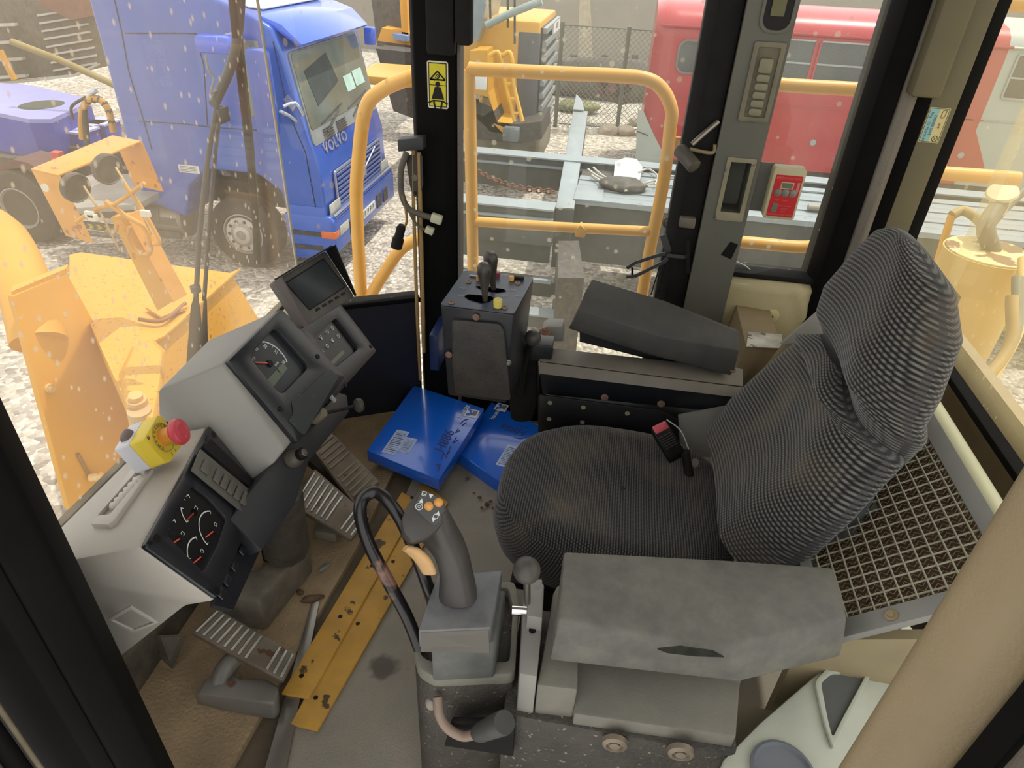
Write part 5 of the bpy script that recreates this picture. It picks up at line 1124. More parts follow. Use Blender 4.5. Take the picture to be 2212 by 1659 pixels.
# ================================================================== BLUE LORRY
tb_=M('lorry blue','#2550a8',.28,var=.06,vs=2,coat=.5,dust=.10,dcol='#7f8fb8'); tbl=M('lorry blue gloss','#2f5bd0',.2,coat=.7,var=.04)
tdk=M('lorry dark','#1f2024',.6,var=.2,dust=.2); tgl=M('lorry glass','#65716c',.12,var=.3,vs=1.5,spec=.8,coat=.4)
tr=T('lorry','blue lorry cab with silver-barred grille facing right outside the windscreen','lorry',(-5,9.2,G))
YS_=8.05; YF=10.5
def ty(x,y): return PY(x,y,YS_)
zr=.56
# side profile in x,z (side plane), extruded across
x0c=-6.35
prof=[(x0c,.86),(-4.95,.80),(-4.46,.62),(-4.30,zr),(-4.12,.47),(-4.02,.20),(-3.82,-.75),(-3.72,-1.10),(-3.70,-1.95),(-4.25,-1.95),(-4.30,-1.45),(-4.6,-1.25),(-5.3,-1.25),(-5.6,-1.5),(-5.75,-1.95),(x0c,-1.75)]
prism('cab_body',[(x,YS_,z) for x,z in prof],(0,YF-YS_,0),tb_,tr,bev=.05,seg=3)
# roof white panel
prism('roof_panel',[(-4.93,YS_+.22,.797),(-4.47,YS_+.22,.628),(-4.38,YS_+.40,.60),(-4.38,YF-.3,.60),(-4.93,YF-.25,.797)],(0.005,0,.02),M('roof white','#d9d9d2',.5,var=.1,spots=.2,scol='#7a7a70'),tr,bev=.008)
# sun visor
vis=[(-4.30,.585),(-4.02,.50),(-3.80,.30),(-3.84,.27),(-4.08,.42),(-4.30,.50)]
prism('sun_visor',[(x,YS_+.08,z) for x,z in vis],(0,YF-YS_-.2,0),tbl,tr,bev=.02)
# windscreen on the sloping front
def fx(z): return -4.02+(.20-z)/(.95)*.20+.012
WS=[(fx(.18),YS_+.16,.18),(fx(.18),YF-.16,.18),(fx(-.66),YF-.10,-.66),(fx(-.66),YS_+.10,-.66)]
prism('windscreen_rubber',rpoly([V(p)+V((.004,0,0)) for p in [(fx(.2),YS_+.12,.2),(fx(.2),YF-.12,.2),(fx(-.85),YF-.06,-.85),(fx(-.85),YS_+.06,-.85)]],.08),(-.02,0,0),M('rubber grey','#7d8484',.5),tr)
prism('windscreen',rpoly([V(p)+V((.012,0,0)) for p in WS],.06),(-.006,0,0),tgl,tr)
papm=M('paper green','#a9c9bd',.5,var=.15)
for (a,b,c,d) in ((.60,.74,.52,.66),(.76,.92,.50,.64)):
    def wp_(s,t): z=.18-(.84)*t; return V((fx(z)+.016,YS_+.14+(YF-YS_-.28)*s,z))
    prism('paper',[wp_(a,c),wp_(b,c),wp_(b+.02,d+.1),wp_(a+.02,d+.1)],(-.002,0,0),papm,tr)
seatm=M('cab seat','#3c4544',.8)
prism('seat_shape',[wp_(.10,.25),wp_(.45,.12),wp_(.52,.55),wp_(.15,.75)],(-.001,0,0),seatm,tr)
# wipers
for s in (.12,.55): 
    tube('wiper',[wp_(s+.05,1.12),wp_(s+.28,.93),wp_(s+.30,.90)],.012,tdk,tr,n=1,seg=6); tube('wiper_blade',[wp_(s,.98),wp_(s+.36,.86)],.009,tdk,tr,n=1,seg=6)
# cowl vents
for s0 in (.16,.34):
    for k in range(5):
        z=-.72-.03*k; box('cowl_slot',(fx(z)+.012,YS_+(YF-YS_)*s0,z-.008),(fx(z)+.020,YS_+(YF-YS_)*(s0+.13),z+.006),tdk,tr)
# grille
XF=-3.70
gz0,gz1=-1.55,-1.12
sil=M('silver trim','#b9c0cc',.3,metal=.7,var=.05)
def frontx(z): 
    pts=[(.2,-4.02),(-.75,-3.82),(-1.10,-3.72),(-1.95,-3.70)]
    for (za,xa),(zb,xb) in zip(pts,pts[1:]):
        if z>=zb: return xa+(xb-xa)*(za-z)/(za-zb)
    return -3.70
def fpnt(s,z,o=.01): return V((frontx(z)+o,YS_+(YF-YS_)*s,z))
Z1,Z0=PX(724,372,-3.70).z,PX(740,440,-3.66).z
prism('grille_back',[fpnt(.16,Z0),fpnt(.86,Z0),fpnt(.86,Z1),fpnt(.16,Z1)],(.012,0,0),M('grille back','#1c2d66',.5),tr)
for k in range(7):
    z=Z0+(Z1-Z0)*(k+.5)/7; a=fpnt(.16,z,.02); b=fpnt(.86,z,.02)
    bm=bmesh.new(); bbox(bm,a+V((0,0,-.018)),(b-a),(0.03,0,.0),(0,0,.036)); mk('grille_bar',bm,tb_,tr,smooth=True,bev=.008)
    box('bar_highlight',(a.x+.030,a.y,z+.012),(a.x+.034,b.y,z+.020),sil,tr)
fo_=[fpnt(.14,Z0-.03,.02),fpnt(.88,Z0-.03,.02),fpnt(.88,Z1+.03,.02),fpnt(.14,Z1+.03,.02)]; fi_=[fpnt(.155,Z0,.02),fpnt(.865,Z0,.02),fpnt(.865,Z1,.02),fpnt(.155,Z1,.02)]
ring('grille_frame',rpoly(fo_,.05),rpoly(fi_,.04),(.02,0,0),sil,tr)
tube('grille_sash',[fpnt(.30,Z0+.02,.07),fpnt(.52,(Z0+Z1)/2,.07),fpnt(.74,Z1-.02,.07)],.014,sil,tr,n=1,seg=8)
a=fpnt(.52,(Z0+Z1)/2,.06); box('sash_emblem',(a.x,a.y-.06,a.z-.06),(a.x+.04,a.y+.06,a.z+.06),sil,tr,bev=.01)
ft=Fr(fpnt(.10,-.93,.012),(0,1,0),fpnt(.1,-.8)-fpnt(.1,-.93)); text('lettering','VOLVO',ft,.40,.0,.19,sil,tr,c=.006,th=.004,sx=1.25)
# bumper, lamps, plate
prism('bumper',[(x,YS_-.02,z) for x,z in ((-4.30,-1.72),(-3.66,-1.72),(-3.60,-1.80),(-3.60,-2.22),(-3.72,-2.32),(-4.25,-2.32))],(0,YF-YS_+.04,0),tb_,tr,bev=.03)
for k in range(3): z=-1.72-.035*k; box('bumper_rib',(-3.63,YS_+.05,z-.007),(-3.60,YF-.05,z+.007),sil if k==0 else tb_,tr)
for s0,s1 in ((.02,.16),(.84,.98)):
    box('head_lamp',(-3.68,YS_+(YF-YS_)*s0,-1.74),(-3.655,YS_+(YF-YS_)*s1,-1.58),M('lamp glass','#a7a99f',.15,spec=.8,var=.2) if s0<.5 else bpy.data.materials['lamp glass'],tr,bev=.01)
box('side_lamp',(-3.80,YS_-.03,-2.02),(-3.595,YS_+.12,-1.92),M('amber lamp','#c0653a',.3),tr,bev=.01); box('fog_lamp',(-3.61,YS_+.14,-2.03),(-3.59,YS_+.45,-1.90),bpy.data.materials['lamp glass'],tr,bev=.01)
box('number_plate',(-3.6,YS_+1.0,-2.10),(-3.585,YS_+1.5,-1.98),M('plate white','#c7c9c4',.5),tr)
fp_=Fr((-3.584,YS_+1.25,-2.04),(0,1,0),(0,0,1)); bm=bmesh.new(); [bstroke(bm,fp_,[(u,-.035),(u,.035),(u+.035,.035),(u+.035,0),(u,0)],.012,.001) for u in (-.2,-.08,.03,.14)]; mk('plate_characters',bm,blk,tr)
for s in (.2,.32,.66,.78): box('bumper_slot',(-3.605,YS_+(YF-YS_)*s,-2.15),(-3.59,YS_+(YF-YS_)*(s+.08),-1.95),tdk,tr)
# side details
def sidebox(nm,x,y,x2,y2,d0,d1,m,bev=0,**k): 
    p=PY(x,y,YS_-d1); q=PY(x2,y2,YS_-d1); return box(nm,(min(p.x,q.x),YS_-d1,min(p.z,q.z)),(max(p.x,q.x),YS_-d0,max(p.z,q.z)),m,tr,bev=bev)
seam=M('seam dark','#101a3a',.6)
def line(nm,pix,wd=.012,m=None):
    pts=[PY(x,y,YS_-.004) for x,y in pix]; return tube(nm,pts,wd/2,m or seam,tr,n=1,seg=5)
line('door_seam',((247,0),(262,66),(278,155),(310,260),(328,325))); line('door_seam',((270,72),(400,72),(500,78))); line('door_seam',((300,262),(400,268),(460,275),(560,282)))
line('door_seam',((590,90),(622,240),(660,330),(682,450))); line('door_seam',((420,70),(440,140),(448,270)))
sidebox('side_window',505,85,582,255,-.01,.006,tgl,.003)
p=ty(408,365); box('side_plate',(p.x-.14,YS_-.008,p.z-.05),(p.x+.15,YS_,p.z+.05),M('side plate','#c9cbc9',.5,var=.1),tr)
fsd=Fr((p.x,YS_-.009,p.z),(1,0,0),(0,0,1)); bm=bmesh.new(); [bstroke(bm,fsd,[(-.12,q),(-.03,q+.003),(.02,q),(.11,q)],.008,.001) for q in (.028,.008,-.012,-.032)]; mk('printed_lines',bm,M('plate ink','#6c6e70',.6),tr)
prism('door_handle',[PY(x,y,YS_-.02) for x,y in ((620,205),(640,228),(632,242),(612,215))],(0,.02,0),sil,tr); 
# mirrors on the near side
mm=PY(468,96,YS_-.35); box('mirror',(mm.x-.22,YS_-.45,mm.z-.09),(mm.x+.20,YS_-.25,mm.z+.10),tbl,tr,bev=.05); mr=PY(568,190,YS_-.3); box('mirror',(mr.x-.13,YS_-.40,mr.z-.52),(mr.x+.13,YS_-.22,mr.z+.42),tb_,tr,bev=.06)
tube('mirror_arm',[PY(612,230,YS_-.2),PY(638,222,YS_-.1),PY(655,248,YS_)],.02,sil,tr,n=2); tube('mirror_arm',[PY(605,240,YS_-.2),PY(625,250,YS_-.1),PY(640,262,YS_)],.02,sil,tr,n=2); tube('mirror_arm',[PY(480,80,YS_-.3),PY(500,74,YS_-.1),PY(520,80,YS_)],.02,sil,tr,n=2)
mrf=PY(810,75,YF+.2); box('mirror',(mrf.x-.10,YF-.02,mrf.z-.12),(mrf.x+.06,YF+.1,mrf.z+.12),tbl,tr,bev=.03)
prism('step_skirt',[(x,YS_-.01,z) for x,z in ((-4.22,-1.6),(-3.72,-1.6),(-3.66,-2.3),(-4.2,-2.35))],(0,.1,0),tb_,tr,bev=.01)
for k in range(2): box('step',(-4.2,YS_-.03,-2.0-.2*k),(-3.8,YS_+.02,-1.94-.2*k),tdk,tr)
# wheels
tyre=M('tyre','#24211f',.85,var=.2,dust=.3,dcol='#6c6255',bump=.2); rim=M('rim','#8d8d88',.45,metal=.4,var=.15,dust=.2,dcol='#8f8777'); hub=M('hub','#b3b0a6',.4,metal=.4,var=.1)
def wheel(parent,c,r,wd,dish=1,m=tyre):
    w_=lathe('tyre',c,(0,-1,0),[(r*.56,-wd),(r*.92,-wd),(r,-wd*.9),(r,-.06),(r*.985,-.05),(r*.985,-.02),(r*.93,0),(r*.60,.015),(r*.56,-.01)],m,parent,seg=44)
    for k in range(4): lathe('tread_groove',V(c)+V((0,wd*(.2+.2*k),0)),(0,-1,0),[(r*1.002,0),(r*1.004,.008),(r*1.002,.016)],tdk,w_,seg=44)
    lathe('rim',c,(0,-1,0),[(r*.57,-.02),(r*.57,.018),(r*.54,.022),(r*.50,.0),(r*.47,-.06 if dish else -.02),(r*.30,-.05 if dish else .05),(0,-.04 if dish else .06)],rim,parent,seg=36)
    return w_
cf=ty(512,520); wc=V((-4.95,YS_+.02,G+.50)); wheel(tr,wc,.50,.30,0)
lathe('wheel_disc',wc,(0,-1,0),[(.24,.015),(.235,.03),(.13,.035),(.12,.06),(.07,.07),(.06,.03),(.02,.05),(0,.05)],hub,tr,seg=30)
for k in range(10): a=k*math.pi/5; bolt(wc+V((math.cos(a)*.19,-.03,math.sin(a)*.19)),(0,-1,0),.022,tdk,tr,'wheel_nut',h=.02)
wr=V((-8.35,YS_+.02,G+.52)); wheel(tr,wr,.52,.58,1); 
prism('rear_mudguard',[PY(x,y,YS_+.1) for x,y in ((0,355),(30,345),(60,352),(95,372),(90,385),(50,362),(0,368))],(0,.5,0),M('mud dark','#5a3a3a',.7),tr)
box('tail_lamp',(-7.55,YS_+.0,-1.42),(-7.42,YS_+.1,-1.22),M('tail red','#b8433c',.4),tr)
# chassis between wheels
box('chassis_rail',(-9.6,YS_+.75,-1.95),(-4.2,YS_+.9,-1.62),tdk,tr); box('chassis_rail',(-9.6,YS_+1.5,-1.95),(-4.2,YS_+1.65,-1.62),tdk,tr)
cat=M('catwalk grey','#94928b',.6,var=.2,vs=3,dust=.3)
prism('catwalk',[PZ(x,y,-1.62) for x,y in ((130,400),(200,375),(350,375),(360,405),(300,440),(150,450))],(0,0,-.08),cat,tr,bev=.01)
tk=PY(355,490,YS_+.1); lathe('fuel_tank',(tk.x+.28,YS_+.35,-2.05),(-1,0,0),[(0,0),(.27,0),(.30,.03),(.30,.95),(.27,.98),(0,.98)],M('tank aluminium','#8f8b84',.4,metal=.5,var=.1,dust=.3),tr,seg=30)
lathe('air_tank',(-6.2,YS_+.2,-2.0),(-1,0,0),[(0,0),(.16,0),(.18,.03),(.18,.5),(0,.5)],M('air tank','#5d574e',.6,dust=.3),tr,seg=24)
sg=M('lower guard','#3a3935',.6,dust=.3)
for z in (-1.78,-2.05,-2.25): box('side_guard',(-7.7,YS_+.05,z-.05),(-5.95,YS_+.1,z+.05),sg,tr)
hz=M('hazard yellow','#b7a53c',.6)
for z in (-1.78,-2.25):
    for k in range(9): prism('hazard_mark',[(-7.5+.13*k,YS_+.045,z-.035),(-7.44+.13*k,YS_+.045,z-.035),(-7.40+.13*k,YS_+.045,z),(-7.44+.13*k,YS_+.045,z+.035),(-7.50+.13*k,YS_+.045,z+.035),(-7.46+.13*k,YS_+.045,z)],(0,.004,0),hz,tr)
# air lines behind the cab
hs=T('coiled_hoses','black and yellow coiled air hoses arched behind the blue cab','hose',PY(215,280,YS_+.6))
for pix,m_,r in ((((178,300),(176,250),(190,218),(215,215),(235,240),(245,285)),M('hose amber','#c28f3c',.5),.045),(((190,330),(185,270),(182,235)),tdk,.04),(((188,225),(195,205),(208,196)),sil,.03),(((158,258),(155,230),(185,210)),tdk,.02)):
    tube('hose',[PY(x,y,YS_+.6) for x,y in pix],r,m_,hs)
for k in range(6): p=catm([PY(x,y,YS_+.6) for x,y in ((190,218),(215,215),(235,240),(245,285))],4)[k*2]; ball('hose_band',p,.055,tdk,hs,sub=1)
# ================================================================== BLUE FLATBED + trucks top-left
bd=tr
lb=M('deck pale blue','#8f93cf',.45,var=.06,vs=2,dust=.15); bd2=M('deck blue side','#2f3fa5',.4,var=.08)
zz_=-1.15
dp=[PZ(x,y,zz_) for x,y in ((-60,175),(60,183),(180,210),(195,220),(110,257),(60,257),(-60,232))]
prism('deck_plate',dp,(0,0,-.06),lb,bd); prism('side_skirt',[p+V((0,0,-.06)) for p in dp],(0,0,-.55),bd2,bd)
hc=PZ(90,226,zz_+.003); bm=bmesh.new(); n=28; bm.faces.new([bm.verts.new(hc+V((.30*math.cos(2*math.pi*k/n),.36*math.sin(2*math.pi*k/n),0))) for k in range(n)]); mk('round_hole',bm,M('hole olive','#3f463a',.8),bd)
for i,(x,y) in enumerate(((188,272),(215,268),(165,286))): 
    p=PZ(x,y,-1.45); box('battery_box',(p.x-.22,p.y-.1,-2.0),(p.x+.16,p.y+.3,-1.45),bd2,bd,bev=.01); box('box_lid',(p.x-.24,p.y-.12,-1.45),(p.x+.18,p.y+.32,-1.42),M('lid pale','#b9bde0',.5) if i==0 else bpy.data.materials['lid pale'],bd)
box('frame',(-13,9.6,-2.1),(-7.2,10.6,-1.75),M('frame blue','#252f62',.6,dust=.2),bd); box('under_frame',(-13,9.8,-2.4),(-8,10.4,-2.1),tdk,bd)
bt_=T('grey_lorry','dark grey lorry front with pale horizontal grille bars at the far left','lorry',(-11,14,G))
gdk=M('dark dust grey','#4b4a46',.7,var=.2,dust=.3)
YG=13.0
p0=PY(-120,-20,YG); p1=PY(205,160,YG)
def gq(x,y,o=0): return PY(x,y,YG-o)
prism('front_body',[gq(x,y) for x,y in ((-60,-40),(170,-40),(205,40),(207,140),(160,160),(-60,182))],(0,2.0,0),gdk,bt_)
gl=M('pale bar','#b9b6ad',.5,var=.1)
for k in range(8):
    y0=28+17*k; xr=182+ 4*k; bm=bmesh.new(); a=gq(80+5*k,y0+8,.05); b=gq(min(xr,206),y0-8+ (0),.05); bbox(bm,a,b-a,V((0,.05,0)),V((0,0,.035))); mk('grille_bar',bm,gl,bt_)
prism('lower_lip',[gq(x,y,.1) for x,y in ((-60,182),(60,172),(160,160),(207,138),(207,142),(160,166),(60,178),(-60,188))],(0,.12,0),gl,bt_)
prism('brown_hood',[gq(x,y,.3) for x,y in ((90,-30),(165,-30),(178,38),(150,42),(110,22),(85,10))],(0,.3,0),M('brown hood','#7b5346',.6,var=.15),bt_)
for k in range(5): a=gq(-20,52+38*k,.2); b=gq(30+8*k,50+37*k,.2); prism('ledge',[a,b,b+V((0,0,-.05)),a+V((0,0,-.05))],(0,.1,0),gl,bt_)
tube('amber_strut',[gq(0,108,.4),gq(20,150,.4),gq(32,172,.4)],.06,yel,bt_,n=1); tube('olive_pipe',[PY(25,90,10),PY(130,130,10),PY(268,193,10)],.05,M('pipe olive','#8a7a45',.6,dust=.2),bt_,n=1)
# machines behind the lorry, right of it
bs_=T('yellow_digger','yellow digger body half hidden behind the front right pillar','digger',(-3.5,17,G))
prism('body',[PY(x,y,17) for x,y in ((800,-20),(900,-20),(900,110),(815,100))],(0,1.5,0),gdk,bs_); prism('yellow_beam',[PY(x,y,16.5) for x,y in ((825,60),(900,75),(900,100),(815,88))],(0,.6,0),yel,bs_); prism('yellow_mast',[PY(x,y,16.5) for x,y in ((862,-20),(878,-20),(882,75),(868,75))],(0,.3,0),yel,bs_)
prism('blue_panel',[PY(x,y,16.3) for x,y in ((848,72),(880,78),(880,90),(850,86))],(0,.3,0),M('pale panel','#7f93b8',.5),bs_)
prism('tyres',[PY(x,y,15.6) for x,y in ((812,105),(905,115),(905,260),(850,240))],(0,.6,0),tdk,bs_)
# ================================================================== YELLOW LOADER (machine beyond the far window)
yl=T('yellow_loader','yellow wheel loader rear with a slatted radiator grille beyond the handrail','loader',(-2,14,G))
yb=M('loader body yellow','#d09a2a',.4,var=.05,vs=2,dust=.15); yt=M('louvre grey','#8a8f8e',.5,var=.08); ydk=M('louvre dark','#34373a',.5)
YE=12.6
def ye(x,y,o=0): return PY(x,y,YE+o)
c1=ye(1175,55); xw=c1.x; 
zt3=ye(1060,30).z; zb3=G+.55
def EX(x,y,xv): return PX(x,y,xv)
xl=ye(1035,100).x; yfar=EX(1215,20,xw).y
box('engine_hood',(xl-1.2,YE,G+1.0),(xw-.06,YE+2.3,c1.z+.05),yb,yl,bev=.04)
box('corner_post',(xw-.42,YE-.02,G+.55),(xw-.05,YE+.12,c1.z-.12),M('corner dark','#4a4f55',.5,dust=.1),yl,bev=.02)
box('counterweight',(xl-.2,YE-.05,G+.35),(xw,YE+2.3,G+1.0),M('cw grey','#7a7767',.6,var=.1,dust=.2),yl,bev=.04)
ztop3=c1.z-.05
box('grille_core',(xw-.06,YE+.08,G+.95),(xw-.02,YE+2.2,ztop3),ydk,yl)
nL=9
for k in range(nL):
    z=G+1.05+(ztop3-G-1.1)*k/(nL-1); box('louvre',(xw-.03,YE+.1,z-.035),(xw+.05,YE+2.18,z+.05),yt,yl)
fyl=Fr((xw+.055,YE+1.6,ztop3-.10),(0,1,0),(0,0,1)); box('badge_plate',(xw+.02,YE+1.1,ztop3-.2),(xw+.052,YE+2.1,ztop3-.02),whitep,yl); text('lettering','CATER',fyl,0,0,.14,blk,yl,c=.002)
box('fender',(xl-2.3,YE-.2,-.9),(xl-.1,YE+1.2,-.75),yb,yl,bev=.03); 
prism('cab_frame',[ye(x,y,-.4) for x,y in ((1020,-20),(1056,-20),(1040,60),(1030,90),(1018,90))],(0,1.4,0),M('cab glassy','#7f8f94',.3),yl)
for x in (1058,1097,1112): tube('handrail',[ye(x,-20,-.5),ye(x+ (0 if x>1060 else 2),60 if x<1100 else 95,-.5)],.02,tdk,yl,n=1,seg=6)
tube('tank_pipe',[ye(1050,55,-.6),ye(1100,30,-.6),ye(1170,2,-.6)],.06,M('pipe grey','#8a9794',.5),yl,n=1)
lad=M('ladder yellow','#dda93c',.5)
for dx in (0,28): tube('ladder_rail',[ye(1058+dx,120,-.8),ye(1075+dx*.9,112,-.8),ye(1085+dx*.8,135,-.8),ye(1092+dx*.6,180,-.8),ye(1112+dx*.6,262,-.8)],.035,lad,yl,n=3,seg=8)
for k in range(4): a=ye(1086+6*k,150+32*k,-.8); b=ye(1106+5*k,148+32*k,-.8); tube('ladder_rung',[a,b],.03,lad,yl,n=1,seg=6)
prism('front_frame',[ye(x,y,-.7) for x,y in ((1015,110),(1050,110),(1055,200),(1072,262),(1112,268),(1112,290),(1060,285),(1015,240))],(0,.8,0),yb,yl)
box('step_box',(ye(1085,300,-.9).x,YE-.9,ye(1085,305,-.9).z),(ye(1120,275,-.9).x,YE-.5,ye(1085,277,-.9).z),M('step slate','#5b6a70',.5,dust=.2),yl,bev=.02); prism('dark_base',[ye(x,y,-.7) for x,y in ((1020,200),(1055,210),(1075,265),(1120,268),(1170,262),(1170,300),(1125,310),(1020,300))],(0,1.2,0),tdk,yl)
lamp=ye(1036,172,-1); box('work_lamp',(lamp.x-.1,lamp.y-.05,lamp.z-.15),(lamp.x+.12,lamp.y,lamp.z+.12),whitep,yl,bev=.02)
# ================================================================== BUS
bus=T('bus','red and white single-deck bus with aluminium-framed windows beyond the side windows','bus',(4,15,G))
rd=M('bus red','#a5262e',.35,var=.08,vs=1.5,coat=.3,dust=.12,dcol='#c07a76'); bw=M('bus white','#a3aca6',.5,var=.06,vs=2,dust=.1); bgl=M('bus glass','#4a4e4d',.15,var=.25,vs=1,spec=.7); alu=M('alu','#9fa5a2',.4,metal=.4)
YB=14.0; zb=-2.15; zroof=.45
bx0=.34; bx1=13
sec=[(YB,zb),(YB,-.0),(YB+.02,.18),(YB+.10,.34),(YB+.28,.46),(YB+.7,.54),(YB+1.25,.56),(YB+1.8,.54),(YB+2.2,.46),(YB+2.5,.18),(YB+2.5,zb)]
def bsec(x,s=1,ds=0): return [V((x,y+ds if i<5 else y,z)) for i,(y,z) in enumerate(sec)]
xr_=PY(2128,250,YB).x
def busseg(nm,xa,xb,m): return loft(nm,[bsec(xa),bsec(xb)],m,bus,smooth=35)
xm0=bx0; 
front=[V((x,YB+1.25+(y-YB-1.25)*s,z)) for s,x in ((1,0),) for y,z in sec]
loft('red_body',[[V((bx0,YB+1.25+(y-YB-1.25)*.9,z if z<0 else z*.9)) for y,z in sec],[V((bx0+.15,YB+1.25+(y-YB-1.25)*.99,z)) for y,z in sec],bsec(bx0+.4),bsec(xr_-.05)],rd,bus,smooth=35)
busseg('white_body',xr_-.05,bx1,bw)
# gutter
for z in (.20,): tube('gutter',[(bx0+.1,YB-.02,z),(xr_,YB-.02,z)],.025,rd,bus,n=1,seg=6); tube('gutter_white',[(xr_,YB-.02,z),(bx1,YB-.02,z)],.025,bw,bus,n=1,seg=6)
# windows: first rounded, then framed row
def bwin(xa,xb,za,zb_,m,framem,r=.04,bar=None):
    frb=Fr((0,YB-.005,0),(1,0,0),(0,0,1)); f=ring('window_frame',rr(frb,xa-.035,za-.035,xb+.035,zb_+.035,r+.03,c=.02),rr(frb,xa,za,xb,zb_,r,c=.02),-frb.n*.02,framem,bus)
    prism('pane',rr(frb,xa,za,xb,zb_,r,c=.006),-frb.n*.004,m,f)
    if bar: box('sash_bar',(xa,YB-.028,bar-.015),(xb,YB-.01,bar+.015),alu,f)
a=PY(1472,85,YB); b=PY(1545,160,YB); bwin(a.x,b.x,b.z+.0,a.z-.02,bgl,M('gasket','#7a6a6a',.6),.14)
zwt=PY(1730,88,YB).z; zwb=PY(1710,170,YB).z; zbar=PY(1715,135,YB).z
edges=[(PY(1640,130,YB).x,PY(1752,130,YB).x),(PY(1766,130,YB).x,PY(1868,130,YB).x),(PY(1880,130,YB).x,PY(1880,130,YB).x+.9)]
wdt=edges[1][1]-edges[1][0]; gap=edges[1][0]-edges[0][1]
for xa,xb in edges: bwin(xa,xb,zwb,zwt,bgl,rd,.03,zbar); box('top_trim',(xa,YB-.03,zwt),(xb,YB-.005,zwt+.025),alu,bus)
k=edges[2][0]
xx_=xr_+.15
while xx_<bx1-1: bwin(xx_,xx_+1.1,zwb-.05,zwt,bgl,alu,.03,zbar); xx_+=1.2
box('waist_strip',(bx0+.5,YB-.012,-1.0),(xr_,YB,-.975),rd,bus); box('waist_strip',(xr_,YB-.012,-1.0),(bx1,YB,-.97),alu,bus)
# white lower corners with slanted edges
frb=Fr((0,YB,0),(1,0,0),(0,0,1))
prism('white_corner',[frb.P(x,y,.01) for x,y in ((1378,235),(1390,240),(1412,290),(1440,345),(1470,400),(1370,400))],(0,.012,0),bw,bus)
prism('red_corner',[frb.P(x,y,.012) for x,y in ((2050,235),(2100,250),(2128,370),(2050,372))],(0,.014,0),rd,bus)
for x,y in ((1756,308),(2075,335)): p=frb.P(x,y); lathe('fuel_flap',p,(0,-1,0),[(.06,0),(.055,.02),(0,.02)],alu,bus,seg=18)
for x,y in ((1450,280),(1530,300)): 
    pass
for (x,y,x2,y2) in ((1845,230,1880,370),): 
    p=frb.P(1830,348); bm=bmesh.new(); blathe(bm,(p.x+.55,YB-.005,-2.1),(0,-1,0),[(.55,0),(.55,.012),(0,.012)],30); mk('wheel_arch',bm,tdk,bus)
wheel(bus,V((p.x+.55,YB-.02,G+.48)),.46,.28,0); wheel(bus,V((9.5,YB-.02,G+.48)),.46,.28,0)
box('skirt',(bx0+.3,YB+.05,zb-.12),(bx1,YB+2.4,zb+.02),tdk,bus); box('front_panel',(bx0-.0,YB+.1,zb-.15),(bx0+.35,YB+2.3,zb+.55),bw,bus,bev=.04)
tube('skirt_seam',[frb.P(1376,283,.02),frb.P(1400,292,.02)],.01,tdk,bus,n=1,seg=5)
# ================================================================== TRAILER
tl=T('low_trailer','black flatbed trailer with a grey slatted deck outside the far windows','trailer',(2,9.2,G))
tg_=M('trailer deck','#838d91',.5,var=.08,vs=3,dust=.25,dcol='#979c98'); tbk=M('trailer black','#3c4040',.5,var=.2,vs=3,dust=.25,dcol='#6c6c66')
ZD=-1.2
def tz(x,y,z=ZD): return PZ(x,y,z)
y1_=tz(1030,325).y; y2_=tz(1290,455).y
# far beam, near beam (left of the cross arm)
def beam(nm,x0_,x1_,ya,yb2,zt_,h,m=tbk,top=tg_):
    b=box(nm,(x0_,ya,zt_-h),(x1_,yb2,zt_),m,tl,bev=.01); box(nm+'_flange',(x0_,ya-.04,zt_),(x1_,yb2+.03,zt_+.02),top,tl); box(nm+'_lip',(x0_,ya-.045,zt_-.12),(x1_,ya-.01,zt_-.09),top,tl)
beam('far_beam',-2.35,9,y1_-.12,y1_+.10,ZD,.45)
yn=tz(1100,440).y; beam('near_beam',-2.0,-.68,yn-.1,yn+.12,ZD,.45)
box('web',(-2.0,yn-.02,-1.9),(-.7,yn+.02,-1.62),tbk,tl)
# lateral arm
ar_=[tz(1238,238),tz(1270,240),tz(1240,452),tz(1200,450)]
prism('cross_arm',ar_,(0,0,-.09),tg_,tl,bev=.01); prism('cross_arm_web',[ar_[1]+V((0,0,-.09)),ar_[2]+V((0,0,-.09)),ar_[2]+V((0,0,-.5)),ar_[1]+V((0,0,-.35))],(-.03,0,0),tbk,tl); 
prism('arm_end',[ar_[2]+V((.0,-.005,0)),ar_[3]+V((0,-.005,0)),ar_[3]+V((0,-.005,-.75)),ar_[2]+V((0,-.005,-.75))],(0,.03,0),tbk,tl)
prism('end_gusset',[tz(1238,238,ZD+.02),tz(1262,240,ZD+.02),tz(1256,218,ZD+.1),tz(1245,205,ZD+.16)],(0,.0,.02),tg_,tl)
prism('slew_post',[tz(x,y,-1.5) for x,y in ((1205,520),(1250,520),(1262,600),(1205,600))],(0,0,-1.1),tdk,tl)
